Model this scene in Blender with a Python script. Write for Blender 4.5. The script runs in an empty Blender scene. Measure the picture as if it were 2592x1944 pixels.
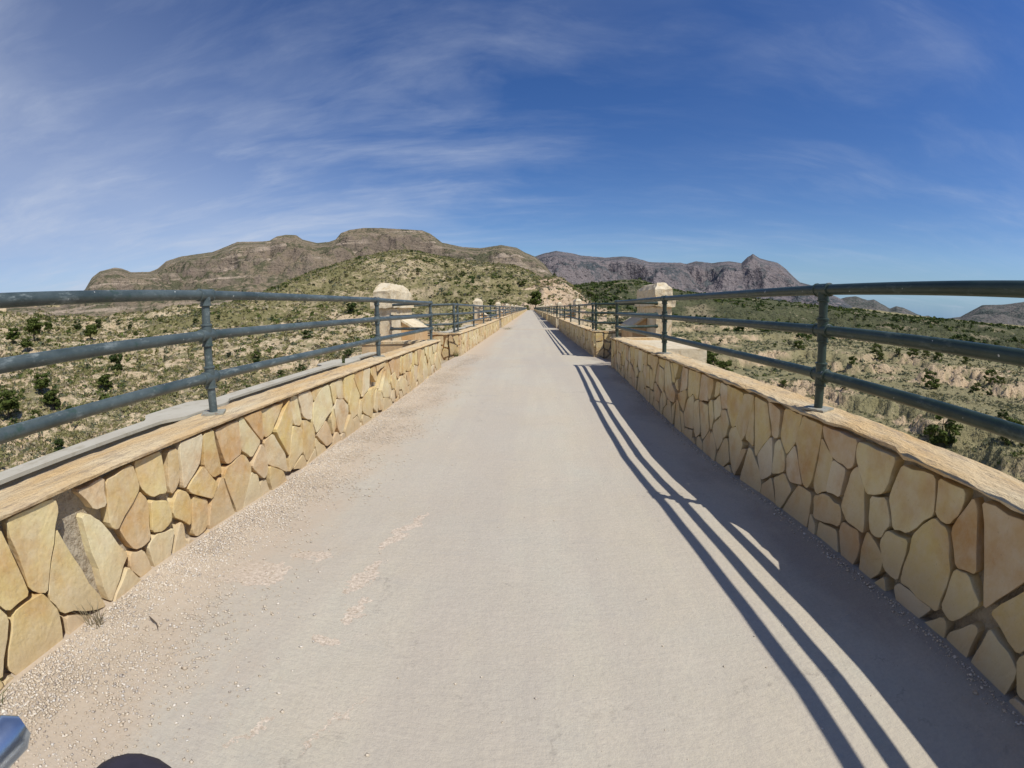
import bpy, bmesh, math, random
import numpy as np
from mathutils import Vector, Matrix, noise as mnoise

random.seed(7)
rng = np.random.default_rng(7)
S = bpy.context.scene
COL = S.collection

# ------------------------------------------------------------------ camera
CAMZ = 1.02
cd = bpy.data.cameras.new('camera')
cam = bpy.data.objects.new('camera', cd)
COL.objects.link(cam)
_r = (0.999117, 0.038539, -0.016758)
_u = (0.01068, 0.152823, 0.988196)
_f = (-0.040645, 0.987502, -0.152277)
cam.matrix_world = Matrix(((_r[0], _u[0], -_f[0], 0), (_r[1], _u[1], -_f[1], 0), (_r[2], _u[2], -_f[2], CAMZ), (0, 0, 0, 1)))
cd.type = 'PANO'
cd.panorama_type = 'FISHEYE_LENS_POLYNOMIAL'     # the action camera's equidistant wide lens
cd.sensor_fit = 'HORIZONTAL'
cd.sensor_width = 36.0
cd.sensor_height = 27.0
cd.fisheye_fov = math.radians(200)
cd.fisheye_polynomial_k0 = 0.0
cd.fisheye_polynomial_k1 = -0.0590164
cd.fisheye_polynomial_k2 = 0.0
cd.fisheye_polynomial_k3 = 0.0
cd.fisheye_polynomial_k4 = 0.0
cd.clip_start = 0.02
cd.clip_end = 20000
S.camera = cam

# ------------------------------------------------------------------ world, sun, exposure
SUN_EL = math.radians(53.8)
SUN_AZ = math.radians(125)
w = bpy.data.worlds.new('World')
S.world = w
w.use_nodes = True
nt = w.node_tree
for n in list(nt.nodes):
    nt.nodes.remove(n)


def N(tree, typ, **kw):
    n = tree.nodes.new(typ)
    for k, v in kw.items():
        if k.startswith('i_'):
            key = k[2:]
            key = int(key) if key.isdigit() else key
            n.inputs[key].default_value = v
        else:
            setattr(n, k, v)
    return n


def lk(tree, a, b):
    tree.links.new(a, b)


def ramp(tree, stops, fac=None, interp='LINEAR'):
    r = tree.nodes.new('ShaderNodeValToRGB')
    r.color_ramp.interpolation = interp
    el = r.color_ramp.elements
    while len(el) < len(stops):
        el.new(0.5)
    for e, (p, c) in zip(el, stops):
        e.position = p
        if not isinstance(c, (tuple, list)):
            c = (c, c, c)
        e.color = (c[0], c[1], c[2], 1)
    if fac is not None:
        tree.links.new(fac, r.inputs[0])
    return r


def math_(tree, op, a, b=None, clamp=False):
    n = tree.nodes.new('ShaderNodeMath')
    n.operation = op
    n.use_clamp = clamp
    for i, x in enumerate((a, b)):
        if x is None:
            continue
        if isinstance(x, (int, float)):
            n.inputs[i].default_value = x
        else:
            tree.links.new(x, n.inputs[i])
    return n.outputs[0]


def mixc(tree, fac, a, b, mode='MIX'):
    n = tree.nodes.new('ShaderNodeMix')
    n.data_type = 'RGBA'
    n.blend_type = mode
    for i, x in ((0, fac), (6, a), (7, b)):
        if isinstance(x, (int, float)):
            n.inputs[i].default_value = x
        elif isinstance(x, (tuple, list)):
            n.inputs[i].default_value = (x[0], x[1], x[2], 1)
        else:
            tree.links.new(x, n.inputs[i])
    return n.outputs[2]


out = N(nt, 'ShaderNodeOutputWorld')
bg = N(nt, 'ShaderNodeBackground')
sky = N(nt, 'ShaderNodeTexSky', sky_type='NISHITA', sun_disc=False, sun_elevation=SUN_EL, sun_rotation=SUN_AZ,
        altitude=300, air_density=1.0, dust_density=0.3, ozone_density=3.4)
tc = N(nt, 'ShaderNodeTexCoord')
sep = N(nt, 'ShaderNodeSeparateXYZ')
lk(nt, tc.outputs['Generated'], sep.inputs[0])
zc = math_(nt, 'MAXIMUM', sep.outputs[2], 0.03)
zc = math_(nt, 'ADD', zc, 0.06)
cx = math_(nt, 'DIVIDE', sep.outputs[0], zc)
cy = math_(nt, 'DIVIDE', sep.outputs[1], zc)
comb = N(nt, 'ShaderNodeCombineXYZ')
lk(nt, cx, comb.inputs[0])
lk(nt, cy, comb.inputs[1])
# cirrus: one soft sheet, wisps stretched along the wind, fine fibres
warp = N(nt, 'ShaderNodeTexNoise', i_2=0.55, i_3=3.0)
lk(nt, comb.outputs[0], warp.inputs['Vector'])
wadd = N(nt, 'ShaderNodeVectorMath', operation='MULTIPLY_ADD')
lk(nt, warp.outputs['Color'], wadd.inputs[0])
wadd.inputs[1].default_value = (0.85, 0.85, 0)
lk(nt, comb.outputs[0], wadd.inputs[2])
mp = N(nt, 'ShaderNodeMapping')
lk(nt, wadd.outputs[0], mp.inputs[0])
mp.inputs['Rotation'].default_value = (0, 0, math.radians(-14))
mp.inputs['Scale'].default_value = (0.75, 1.15, 1)
mp.inputs['Location'].default_value = (3.1, 0.4, 0)
n1 = N(nt, 'ShaderNodeTexNoise', i_2=0.9, i_3=7.0, i_4=0.55)
lk(nt, mp.outputs[0], n1.inputs['Vector'])
mp2 = N(nt, 'ShaderNodeMapping')
lk(nt, wadd.outputs[0], mp2.inputs[0])
mp2.inputs['Rotation'].default_value = (0, 0, math.radians(-24))
mp2.inputs['Scale'].default_value = (0.9, 2.4, 1)
n2 = N(nt, 'ShaderNodeTexNoise', i_2=1.2, i_3=8.0, i_4=0.65)
lk(nt, mp2.outputs[0], n2.inputs['Vector'])
mp3 = N(nt, 'ShaderNodeMapping')
lk(nt, comb.outputs[0], mp3.inputs[0])
mp3.inputs['Location'].default_value = (7.3, 2.2, 0)
n3 = N(nt, 'ShaderNodeTexNoise', i_2=0.33, i_3=3.0)
lk(nt, mp3.outputs[0], n3.inputs['Vector'])
base = math_(nt, 'MULTIPLY', ramp(nt, [(0.45, 0.0), (0.76, 1.0)], n1.outputs[0]).outputs[0], 1.0)
fib = ramp(nt, [(0.46, 0.0), (0.72, 1.0)], n2.outputs[0]).outputs[0]
west = N(nt, 'ShaderNodeMapRange', i_1=0.7, i_2=-1.9, i_3=0.30, i_4=1.0)   # the cirrus sheet thickens towards the west
lk(nt, cx, west.inputs[0])
patch = ramp(nt, [(0.36, 0.35), (0.60, 1.0)], n3.outputs[0]).outputs[0]
cl = math_(nt, 'ADD', math_(nt, 'MULTIPLY', base, 0.62), math_(nt, 'MULTIPLY', fib, 0.22))
cl = math_(nt, 'MULTIPLY', cl, math_(nt, 'MULTIPLY', patch, west.outputs[0]))
cl = math_(nt, 'ADD', cl, math_(nt, 'MULTIPLY', math_(nt, 'MULTIPLY', fib, base), 0.22))
veil = N(nt, 'ShaderNodeMapRange', i_1=-0.5, i_2=-2.3, i_3=0.0, i_4=0.52)
lk(nt, cx, veil.inputs[0])
cl = math_(nt, 'ADD', cl, veil.outputs[0])
cl = math_(nt, 'MULTIPLY', cl, 0.85, clamp=True)
hs = N(nt, 'ShaderNodeHueSaturation', i_0=0.513, i_1=1.26)
lk(nt, sky.outputs[0], hs.inputs['Color'])
cloudcol = (5.4, 6.0, 7.2)
lowb = N(nt, 'ShaderNodeMapRange', i_1=0.12, i_2=0.0, i_3=0.0, i_4=0.9)
lk(nt, sep.outputs[2], lowb.inputs[0])
lowmix = mixc(nt, lowb.outputs[0], hs.outputs[0], (1.25, 2.75, 4.9))      # the horizon air is clear blue all round
skyc = mixc(nt, cl, lowmix, cloudcol)
lk(nt, skyc, bg.inputs[0])
bg.inputs[1].default_value = 0.105
lk(nt, bg.outputs[0], out.inputs[0])

sd = bpy.data.lights.new('sun', 'SUN')
sun = bpy.data.objects.new('sun', sd)
COL.objects.link(sun)
sd.energy = 4.3
sd.angle = math.radians(0.5)
sd.color = (1.0, 0.985, 0.955)
tosun = Vector((math.cos(SUN_EL) * math.sin(SUN_AZ), math.cos(SUN_EL) * math.cos(SUN_AZ), math.sin(SUN_EL)))
sun.rotation_euler = tosun.to_track_quat('Z', 'Y').to_euler()
sun.location = (20, -20, 40)

S.view_settings.view_transform = 'Standard'
S.view_settings.look = 'None'
S.view_settings.gamma = 1
S.view_settings.exposure = 0.0
S.view_settings.use_curve_mapping = False
S.render.engine = 'CYCLES'
S.cycles.max_bounces = 5
S.cycles.use_denoising = True


# ------------------------------------------------------------------ helpers
def tag(o, label=None, cat=None, group=None, kind=None):
    if label: o['label'] = label
    if cat: o['category'] = cat
    if group: o['group'] = group
    if kind: o['kind'] = kind
    return o


def link(name, me, mat=None, parent=None, loc=(0, 0, 0)):
    o = bpy.data.objects.new(name, me)
    COL.objects.link(o)
    if me is not None and mat is not None and not me.materials:
        if isinstance(mat, (list, tuple)):
            for m in mat: me.materials.append(m)
        else:
            me.materials.append(mat)
    if parent is not None: o.parent = parent
    o.location = loc
    return o


def empty(name, loc=(0, 0, 0), rz=0):
    o = bpy.data.objects.new(name, None)
    o.empty_display_size = 0.2
    COL.objects.link(o)
    o.location = loc
    o.rotation_euler = (0, 0, rz)
    return o


def copy_tree(o, parent=None):
    c = o.copy()
    COL.objects.link(c)
    c.parent = parent
    for ch in list(o.children):
        copy_tree(ch, c)
    return c


def np_mesh(name, verts, faces, smooth=False, mat_idx=None):
    """verts (n,3); faces: list of lists or array (m,k)"""
    me = bpy.data.meshes.new(name)
    verts = np.asarray(verts, dtype=np.float32)
    if isinstance(faces, np.ndarray):
        m, k = faces.shape
        me.vertices.add(len(verts))
        me.vertices.foreach_set('co', verts.ravel())
        me.loops.add(m * k)
        me.loops.foreach_set('vertex_index', faces.ravel().astype(np.int32))
        me.polygons.add(m)
        me.polygons.foreach_set('loop_start', np.arange(0, m * k, k, dtype=np.int32))
        me.polygons.foreach_set('loop_total', np.full(m, k, dtype=np.int32))
        if mat_idx is not None:
            me.polygons.foreach_set('material_index', np.asarray(mat_idx, dtype=np.int32))
        me.update(calc_edges=True)
        me.validate()
    else:
        me.from_pydata([tuple(v) for v in verts], [], faces)
    if smooth:
        me.polygons.foreach_set('use_smooth', np.ones(len(me.polygons), dtype=bool))
    me.update()
    return me


class MB:
    def __init__(self):
        self.v = []; self.f = []

    def add(self, vs, fs):
        n = len(self.v)
        self.v += [tuple(a) for a in vs]
        self.f += [tuple(i + n for i in f) for f in fs]

    def box(self, x0, x1, y0, y1, z0, z1):
        self.add([(x0, y0, z0), (x1, y0, z0), (x1, y1, z0), (x0, y1, z0), (x0, y0, z1), (x1, y0, z1), (x1, y1, z1), (x0, y1, z1)],
                 [(0, 3, 2, 1), (4, 5, 6, 7), (0, 1, 5, 4), (1, 2, 6, 5), (2, 3, 7, 6), (3, 0, 4, 7)])

    def tube(self, pts, r, seg=12, caps=True):
        pts = [Vector(p) for p in pts]
        rr = r if isinstance(r, (list, tuple)) else [r] * len(pts)
        rings = []
        up = None
        for i, p in enumerate(pts):
            d = (pts[min(i + 1, len(pts) - 1)] - pts[max(i - 1, 0)]).normalized()
            if up is None:
                up = d.orthogonal().normalized()
            else:
                up = (up - d * up.dot(d))
                up = up.normalized() if up.length > 1e-6 else d.orthogonal().normalized()
            s = d.cross(up)
            rings.append([p + (up * math.cos(a) + s * math.sin(a)) * rr[i] for a in [2 * math.pi * k / seg for k in range(seg)]])
        vs = [v for ring in rings for v in ring]
        fs = []
        for i in range(len(rings) - 1):
            for k in range(seg):
                a = i * seg + k; b = i * seg + (k + 1) % seg
                fs.append((a, b, b + seg, a + seg))
        if caps:
            fs.append(tuple(range(seg))[::-1])
            fs.append(tuple((len(rings) - 1) * seg + k for k in range(seg)))
        self.add(vs, fs)

    def mesh(self, name, smooth=False):
        me = bpy.data.meshes.new(name)
        me.from_pydata(self.v, [], self.f)
        bm = bmesh.new(); bm.from_mesh(me)
        bmesh.ops.recalc_face_normals(bm, faces=bm.faces)
        bm.to_mesh(me); bm.free()
        if smooth:
            me.polygons.foreach_set('use_smooth', np.ones(len(me.polygons), dtype=bool))
            try:
                me.set_sharp_from_angle(angle=math.radians(40))
            except Exception:
                pass
        me.update()
        return me


# vectorised Perlin noise
_perm = np.random.default_rng(3).permutation(256)
_perm = np.concatenate([_perm, _perm])
_ga = np.random.default_rng(4).random(256) * 2 * np.pi
_gx, _gy = np.cos(_ga), np.sin(_ga)


def perlin(x, y):
    xi = np.floor(x).astype(int); yi = np.floor(y).astype(int)
    xf = x - xi; yf = y - yi
    xi &= 255; yi &= 255
    u = xf * xf * xf * (xf * (xf * 6 - 15) + 10)
    v = yf * yf * yf * (yf * (yf * 6 - 15) + 10)

    def g(ix, iy, dx, dy):
        h = _perm[(_perm[ix & 255] + iy) & 255]
        return _gx[h] * dx + _gy[h] * dy
    a = g(xi, yi, xf, yf); b = g(xi + 1, yi, xf - 1, yf)
    c = g(xi, yi + 1, xf, yf - 1); d = g(xi + 1, yi + 1, xf - 1, yf - 1)
    return (a + u * (b - a)) + v * ((c + u * (d - c)) - (a + u * (b - a)))


def fbm(x, y, octv=5, gain=0.5):
    s = 0; a = 1.0; f = 1.0
    for i in range(octv):
        s = s + a * perlin(x * f + 17.3 * i, y * f + 9.1 * i)
        a *= gain; f *= 2.03
    return s


def ridged(x, y, octv=5, gain=0.5):
    s = 0; a = 1.0; f = 1.0
    for i in range(octv):
        s = s + a * (1 - 2 * np.abs(perlin(x * f + 31.7 * i, y * f + 5.3 * i)) * 1.4)
        a *= gain; f *= 2.1
    return s


def sstep(a, b, x):
    t = np.clip((x - a) / (b - a), 0, 1)
    return t * t * (3 - 2 * t)


# ------------------------------------------------------------------ materials
def newmat(name):
    m = bpy.data.materials.new(name)
    m.use_nodes = True
    t = m.node_tree
    b = t.nodes['Principled BSDF']
    b.inputs['Specular IOR Level'].default_value = 0.25
    b.inputs['Roughness'].default_value = 0.9
    return m, t, b


def noise_n(t, scale, detail=4, rough=0.55, coord='Object', vec=None, stretch=None, loc=None):
    tcn = t.nodes.new('ShaderNodeTexCoord')
    v = vec if vec is not None else tcn.outputs[coord]
    if stretch is not None or loc is not None:
        m_ = t.nodes.new('ShaderNodeMapping')
        t.links.new(v, m_.inputs[0])
        if stretch is not None: m_.inputs['Scale'].default_value = stretch
        if loc is not None: m_.inputs['Location'].default_value = loc
        v = m_.outputs[0]
    n = t.nodes.new('ShaderNodeTexNoise')
    n.inputs['Scale'].default_value = scale
    n.inputs['Detail'].default_value = detail
    n.inputs['Roughness'].default_value = rough
    t.links.new(v, n.inputs['Vector'])
    return n


def bump(t, b, h, strength=0.4, dist=0.02, prev=None):
    n = t.nodes.new('ShaderNodeBump')
    n.inputs['Strength'].default_value = strength
    n.inputs['Distance'].default_value = dist
    t.links.new(h, n.inputs['Height'])
    if prev is not None: t.links.new(prev, n.inputs['Normal'])
    t.links.new(n.outputs[0], b.inputs['Normal'])
    return n.outputs[0]


def world_pos(t):
    g = t.nodes.new('ShaderNodeNewGeometry')
    return g


def mat_stone():
    m, t, b = newmat('limestone_slab')
    oi = t.nodes.new('ShaderNodeObjectInfo')
    g = t.nodes.new('ShaderNodeNewGeometry')
    r = math_(t, 'FRACT', math_(t, 'ADD', math_(t, 'MULTIPLY', oi.outputs['Random'], 7.31), g.outputs['Random Per Island']))
    col = ramp(t, [(0.0, (0.70, 0.56, 0.27)), (0.22, (0.66, 0.49, 0.19)), (0.42, (0.72, 0.61, 0.34)), (0.62, (0.60, 0.44, 0.18)),
                   (0.78, (0.71, 0.61, 0.40)), (0.9, (0.55, 0.35, 0.15)), (1.0, (0.66, 0.56, 0.30))], r).outputs[0]
    n = noise_n(t, 3.5, 5, 0.6, vec=g.outputs['Position'])
    c2 = mixc(t, ramp(t, [(0.45, 0.0), (0.68, 0.75)], n.outputs[0]).outputs[0], col, (0.50, 0.26, 0.085))
    nb = noise_n(t, 9, 6, 0.7, vec=g.outputs['Position'], loc=(5, 3, 1))
    c3 = mixc(t, ramp(t, [(0.40, 0.0), (0.75, 0.5)], nb.outputs[0]).outputs[0], c2, (0.70, 0.62, 0.46))
    sp = noise_n(t, 90, 3, 0.7, vec=g.outputs['Position'])
    c4 = mixc(t, ramp(t, [(0.62, 0.0), (0.74, 0.55)], sp.outputs[0]).outputs[0], c3, (0.36, 0.25, 0.14))
    # mud splash stain rising from the path along the foot of the wall
    sepn = t.nodes.new('ShaderNodeSeparateXYZ')
    t.links.new(g.outputs['Position'], sepn.inputs[0])
    zz = math_(t, 'ADD', sepn.outputs[2], math_(t, 'MULTIPLY', math_(t, 'SUBTRACT', n.outputs[0], 0.5), 0.5))
    foot = t.nodes.new('ShaderNodeMapRange')
    foot.inputs[1].default_value = 0.22; foot.inputs[2].default_value = -0.02
    foot.inputs[3].default_value = 0; foot.inputs[4].default_value = 0.62
    t.links.new(zz, foot.inputs[0])
    c5 = mixc(t, foot.outputs[0], c4, (0.52, 0.39, 0.24))
    t.links.new(c5, b.inputs['Base Color'])
    bn = noise_n(t, 26, 8, 0.65, vec=g.outputs['Position'])
    p = bump(t, b, bn.outputs[0], 0.35, 0.012)
    bn2 = noise_n(t, 5, 4, 0.6, vec=g.outputs['Position'])
    bump(t, b, bn2.outputs[0], 0.5, 0.03, p)
    return m


def mat_simple(name, c1, c2, scale=6, c3=None, rough=0.9, bs=0.4, bd=0.015, bscale=40, stretch=None, speck=None, metallic=0.0):
    m, t, b = newmat(name)
    g = t.nodes.new('ShaderNodeNewGeometry')
    n = noise_n(t, scale, 6, 0.6, vec=g.outputs['Position'], stretch=stretch)
    c = mixc(t, ramp(t, [(0.32, 0.0), (0.68, 1.0)], n.outputs[0]).outputs[0], c1, c2)
    if c3 is not None:
        n2 = noise_n(t, scale * 3.1, 5, 0.7, vec=g.outputs['Position'], stretch=stretch, loc=(3, 8, 2))
        c = mixc(t, ramp(t, [(0.52, 0.0), (0.66, 0.8)], n2.outputs[0]).outputs[0], c, c3)
    if speck is not None:
        n3 = noise_n(t, 120, 2, 0.5, vec=g.outputs['Position'])
        c = mixc(t, ramp(t, [(0.64, 0.0), (0.72, 0.7)], n3.outputs[0]).outputs[0], c, speck)
    t.links.new(c, b.inputs['Base Color'])
    b.inputs['Roughness'].default_value = rough
    b.inputs['Metallic'].default_value = metallic
    bn = noise_n(t, bscale, 7, 0.65, vec=g.outputs['Position'], stretch=stretch)
    bump(t, b, bn.outputs[0], bs, bd)
    return m


M_stone = mat_stone()
M_mortar = mat_simple('joint_mortar', (0.40, 0.33, 0.23), (0.55, 0.47, 0.34), 9, (0.27, 0.20, 0.13), bs=1.0, bd=0.03, bscale=30)
M_cope = mat_simple('sandy_coping_mortar', (0.68, 0.44, 0.19), (0.74, 0.60, 0.38), 2.4, (0.42, 0.31, 0.20), bs=1.0, bd=0.025, bscale=22, stretch=(2.2, 0.6, 1), speck=(0.34, 0.24, 0.16))
M_pier = mat_simple('weathered_ashlar', (0.66, 0.53, 0.33), (0.72, 0.62, 0.44), 3.0, (0.50, 0.36, 0.18), bs=0.8, bd=0.02, bscale=22, speck=(0.35, 0.25, 0.14))
M_pier_or = mat_simple('orange_render', (0.60, 0.37, 0.17), (0.66, 0.47, 0.26), 3.0, (0.45, 0.27, 0.12), bs=0.6, bd=0.01)
M_ledge = mat_simple('old_grey_concrete', (0.46, 0.41, 0.31), (0.52, 0.475, 0.37), 2.5, (0.38, 0.33, 0.23), bs=0.3, bd=0.006)
M_plate = mat_simple('plate_steel', (0.30, 0.29, 0.22), (0.38, 0.37, 0.30), 8, (0.20, 0.10, 0.05), rough=0.6)


def mat_pipe(name, ca, cb, cs):
    m, t, b = newmat(name)
    g = t.nodes.new('ShaderNodeNewGeometry')
    n = noise_n(t, 5.0, 6, 0.7, vec=g.outputs['Position'], stretch=(1, 0.7, 1))
    c = mixc(t, ramp(t, [(0.35, 0.0), (0.65, 1.0)], n.outputs[0]).outputs[0], ca, cb)
    n2 = noise_n(t, 22, 7, 0.75, vec=g.outputs['Position'], stretch=(1, 0.35, 1))
    c = mixc(t, ramp(t, [(0.55, 0.0), (0.68, 0.75)], n2.outputs[0]).outputs[0], c, cs)
    n3 = noise_n(t, 13, 5, 0.7, vec=g.outputs['Position'], loc=(4, 2, 7))
    c = mixc(t, ramp(t, [(0.58, 0.0), (0.70, 0.7)], n3.outputs[0]).outputs[0], c, (0.024, 0.058, 0.036))
    n4 = noise_n(t, 40, 2, 0.5, vec=g.outputs['Position'], loc=(1, 9, 3))
    c = mixc(t, ramp(t, [(0.735, 0.0), (0.76, 0.8)], n4.outputs[0]).outputs[0], c, (0.55, 0.55, 0.50))
    t.links.new(c, b.inputs['Base Color'])
    t.links.new(ramp(t, [(0.3, 0.33), (0.7, 0.52)], n2.outputs[0]).outputs[0], b.inputs['Roughness'])
    b.inputs['Specular IOR Level'].default_value = 0.5
    bump(t, b, n2.outputs[0], 0.25, 0.004)
    return m


# paler grey-green on the left rails, darker green on the right ones
M_pipe = mat_pipe('paler_green_paint', (0.045, 0.062, 0.060), (0.105, 0.130, 0.124), (0.25, 0.28, 0.265))
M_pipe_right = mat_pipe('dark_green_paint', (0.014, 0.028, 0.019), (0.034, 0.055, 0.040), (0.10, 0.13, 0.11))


def mat_path():
    m, t, b = newmat('worn_path_concrete')
    g = t.nodes.new('ShaderNodeNewGeometry')
    P = g.outputs['Position']
    sp = t.nodes.new('ShaderNodeSeparateXYZ'); t.links.new(P, sp.inputs[0])
    X, Y = sp.outputs[0], sp.outputs[1]
    n = noise_n(t, 0.9, 6, 0.6, vec=P)
    c = mixc(t, ramp(t, [(0.35, 0.0), (0.65, 1.0)], n.outputs[0]).outputs[0], (0.535, 0.455, 0.325), (0.525, 0.480, 0.370))
    n2 = noise_n(t, 5.5, 7, 0.72, vec=P, loc=(2, 5, 0), stretch=(1.5, 0.8, 1))
    c = mixc(t, ramp(t, [(0.40, 0.0), (0.72, 0.6)], n2.outputs[0]).outputs[0], c, (0.58, 0.495, 0.375))
    trk = noise_n(t, 1.0, 5, 0.6, vec=P, loc=(4, 4, 0), stretch=(2.6, 0.16, 1))
    c = mixc(t, ramp(t, [(0.42, 0.0), (0.60, 0.55)], trk.outputs[0]).outputs[0], c, (0.47, 0.405, 0.32))
    brs = noise_n(t, 1.0, 6, 0.7, vec=P, loc=(1, 7, 0), stretch=(3.0, 22, 1))
    c = mixc(t, ramp(t, [(0.52, 0.0), (0.80, 0.25)], brs.outputs[0]).outputs[0], c, (0.61, 0.53, 0.415))
    n3 = noise_n(t, 70, 4, 0.7, vec=P)
    c = mixc(t, ramp(t, [(0.38, 0.0), (0.8, 0.5)], n3.outputs[0]).outputs[0], c, (0.36, 0.31, 0.25))
    n5 = noise_n(t, 2.3, 8, 0.75, vec=P, loc=(9, 1, 0), stretch=(0.8, 1.6, 1))
    c = mixc(t, ramp(t, [(0.56, 0.0), (0.72, 0.35)], n5.outputs[0]).outputs[0], c, (0.37, 0.34, 0.29))
    vz = t.nodes.new('ShaderNodeTexVoronoi'); vz.feature = 'DISTANCE_TO_EDGE'; vz.inputs['Scale'].default_value = 0.55
    wv0 = noise_n(t, 2.4, 6, 0.7, vec=P, loc=(6, 2, 0))
    wa = t.nodes.new('ShaderNodeVectorMath'); wa.operation = 'MULTIPLY_ADD'; wa.inputs[1].default_value = (0.8, 0.8, 0)
    t.links.new(wv0.outputs['Color'], wa.inputs[0]); t.links.new(P, wa.inputs[2]); t.links.new(wa.outputs[0], vz.inputs['Vector'])
    crk = ramp(t, [(0.0, 0.55), (0.006, 0.0)], vz.outputs['Distance']).outputs[0]
    crk = math_(t, 'MULTIPLY', crk, ramp(t, [(0.50, 0.0), (0.60, 1.0)], n5.outputs[0]).outputs[0])
    c = mixc(t, crk, c, (0.27, 0.23, 0.18))
    n7 = noise_n(t, 28, 3, 0.6, vec=P, loc=(2, 8, 0))
    c = mixc(t, ramp(t, [(0.70, 0.0), (0.76, 0.55)], n7.outputs[0]).outputs[0], c, (0.32, 0.28, 0.22))
    # bare spalled places where the pinkish aggregate shows
    wn = noise_n(t, 9, 5, 0.7, vec=P, loc=(1, 1, 0))
    wv = t.nodes.new('ShaderNodeVectorMath'); wv.operation = 'SCALE'; wv.inputs['Scale'].default_value = 0.22
    sub = t.nodes.new('ShaderNodeVectorMath'); sub.operation = 'SUBTRACT'; sub.inputs[1].default_value = (0.5, 0.5, 0.5)
    t.links.new(wn.outputs['Color'], sub.inputs[0]); t.links.new(sub.outputs[0], wv.inputs[0])
    av = t.nodes.new('ShaderNodeVectorMath'); av.operation = 'ADD'
    t.links.new(P, av.inputs[0]); t.links.new(wv.outputs[0], av.inputs[1])
    tot = None
    for (px, py, rx, ry, a) in [(-1.14, 1.50, 0.15, 0.11, 0.3), (-0.98, 1.72, 0.10, 0.04, 0.5), (-1.28, 1.42, 0.07, 0.05, 0), (-0.67, 1.60, 0.045, 0.13, -0.25),
                                (-0.62, 1.36, 0.035, 0.07, 0.1), (-0.62, 2.1, 0.03, 0.24, -0.3), (-0.66, 1.18, 0.045, 0.03, 0.2), (-0.72, 0.70, 0.010, 0.09, -0.35),
                                (-0.52, 0.82, 0.007, 0.13, -0.4)]:
        mp_ = t.nodes.new('ShaderNodeMapping'); mp_.vector_type = 'TEXTURE'
        mp_.inputs['Location'].default_value = (px, py, 0)
        mp_.inputs['Rotation'].default_value = (0, 0, a)
        mp_.inputs['Scale'].default_value = (rx, ry, 5000)
        t.links.new(av.outputs[0], mp_.inputs[0])
        ln = t.nodes.new('ShaderNodeVectorMath'); ln.operation = 'LENGTH'
        t.links.new(mp_.outputs[0], ln.inputs[0])
        s_ = math_(t, 'LESS_THAN', ln.outputs['Value'], 1.0)
        tot = s_ if tot is None else math_(t, 'MAXIMUM', tot, s_)
    c = mixc(t, math_(t, 'MULTIPLY', tot, 0.72), c, mixc(t, ramp(t, [(0.35, 0.0), (0.65, 1.0)], n3.outputs[0]).outputs[0], (0.38, 0.28, 0.19), (0.80, 0.66, 0.50)))
    # thin dirt film on both sides and across the far joint
    dn = noise_n(t, 1.7, 6, 0.7, vec=P, loc=(3, 3, 0), stretch=(1, 0.5, 1))
    xe = math_(t, 'ADD', X, math_(t, 'MULTIPLY', math_(t, 'SUBTRACT', dn.outputs[0], 0.5), 1.5))
    el = t.nodes.new('ShaderNodeMapRange'); el.inputs[1].default_value = -0.95; el.inputs[2].default_value = -1.25
    el.inputs[3].default_value = 0; el.inputs[4].default_value = 0.85
    t.links.new(xe, el.inputs[0])
    c = mixc(t, el.outputs[0], c, mixc(t, n3.outputs[0], (0.44, 0.34, 0.23), (0.58, 0.48, 0.36)))
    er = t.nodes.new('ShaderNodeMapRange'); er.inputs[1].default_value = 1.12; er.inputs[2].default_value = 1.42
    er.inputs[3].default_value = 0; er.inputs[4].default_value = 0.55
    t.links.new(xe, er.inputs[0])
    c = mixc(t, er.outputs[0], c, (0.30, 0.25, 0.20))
    yj = math_(t, 'ADD', Y, math_(t, 'MULTIPLY', dn.outputs[0], 0.8))
    jt = math_(t, 'MULTIPLY', math_(t, 'GREATER_THAN', yj, 25.3), math_(t, 'LESS_THAN', yj, 26.1))
    c = mixc(t, math_(t, 'MULTIPLY', jt, 0.75), c, (0.50, 0.40, 0.27))
    t.links.new(c, b.inputs['Base Color'])
    b.inputs['Roughness'].default_value = 0.88
    p = bump(t, b, n3.outputs[0], 0.35, 0.006)
    n6 = noise_n(t, 16, 8, 0.75, vec=P, stretch=(0.6, 1.7, 1))
    p = bump(t, b, n6.outputs[0], 0.45, 0.012, p)
    p = bump(t, b, brs.outputs[0], 0.22, 0.008, p)
    p = bump(t, b, n2.outputs[0], 0.3, 0.02, p)
    inv = math_(t, 'SUBTRACT', 1.0, tot)
    bump(t, b, inv, 0.5, 0.008, p)
    return m


M_path = mat_path()
M_body = mat_simple('bridge_masonry', (0.36, 0.30, 0.20), (0.46, 0.38, 0.27), 1.2, (0.25, 0.20, 0.14))


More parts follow.
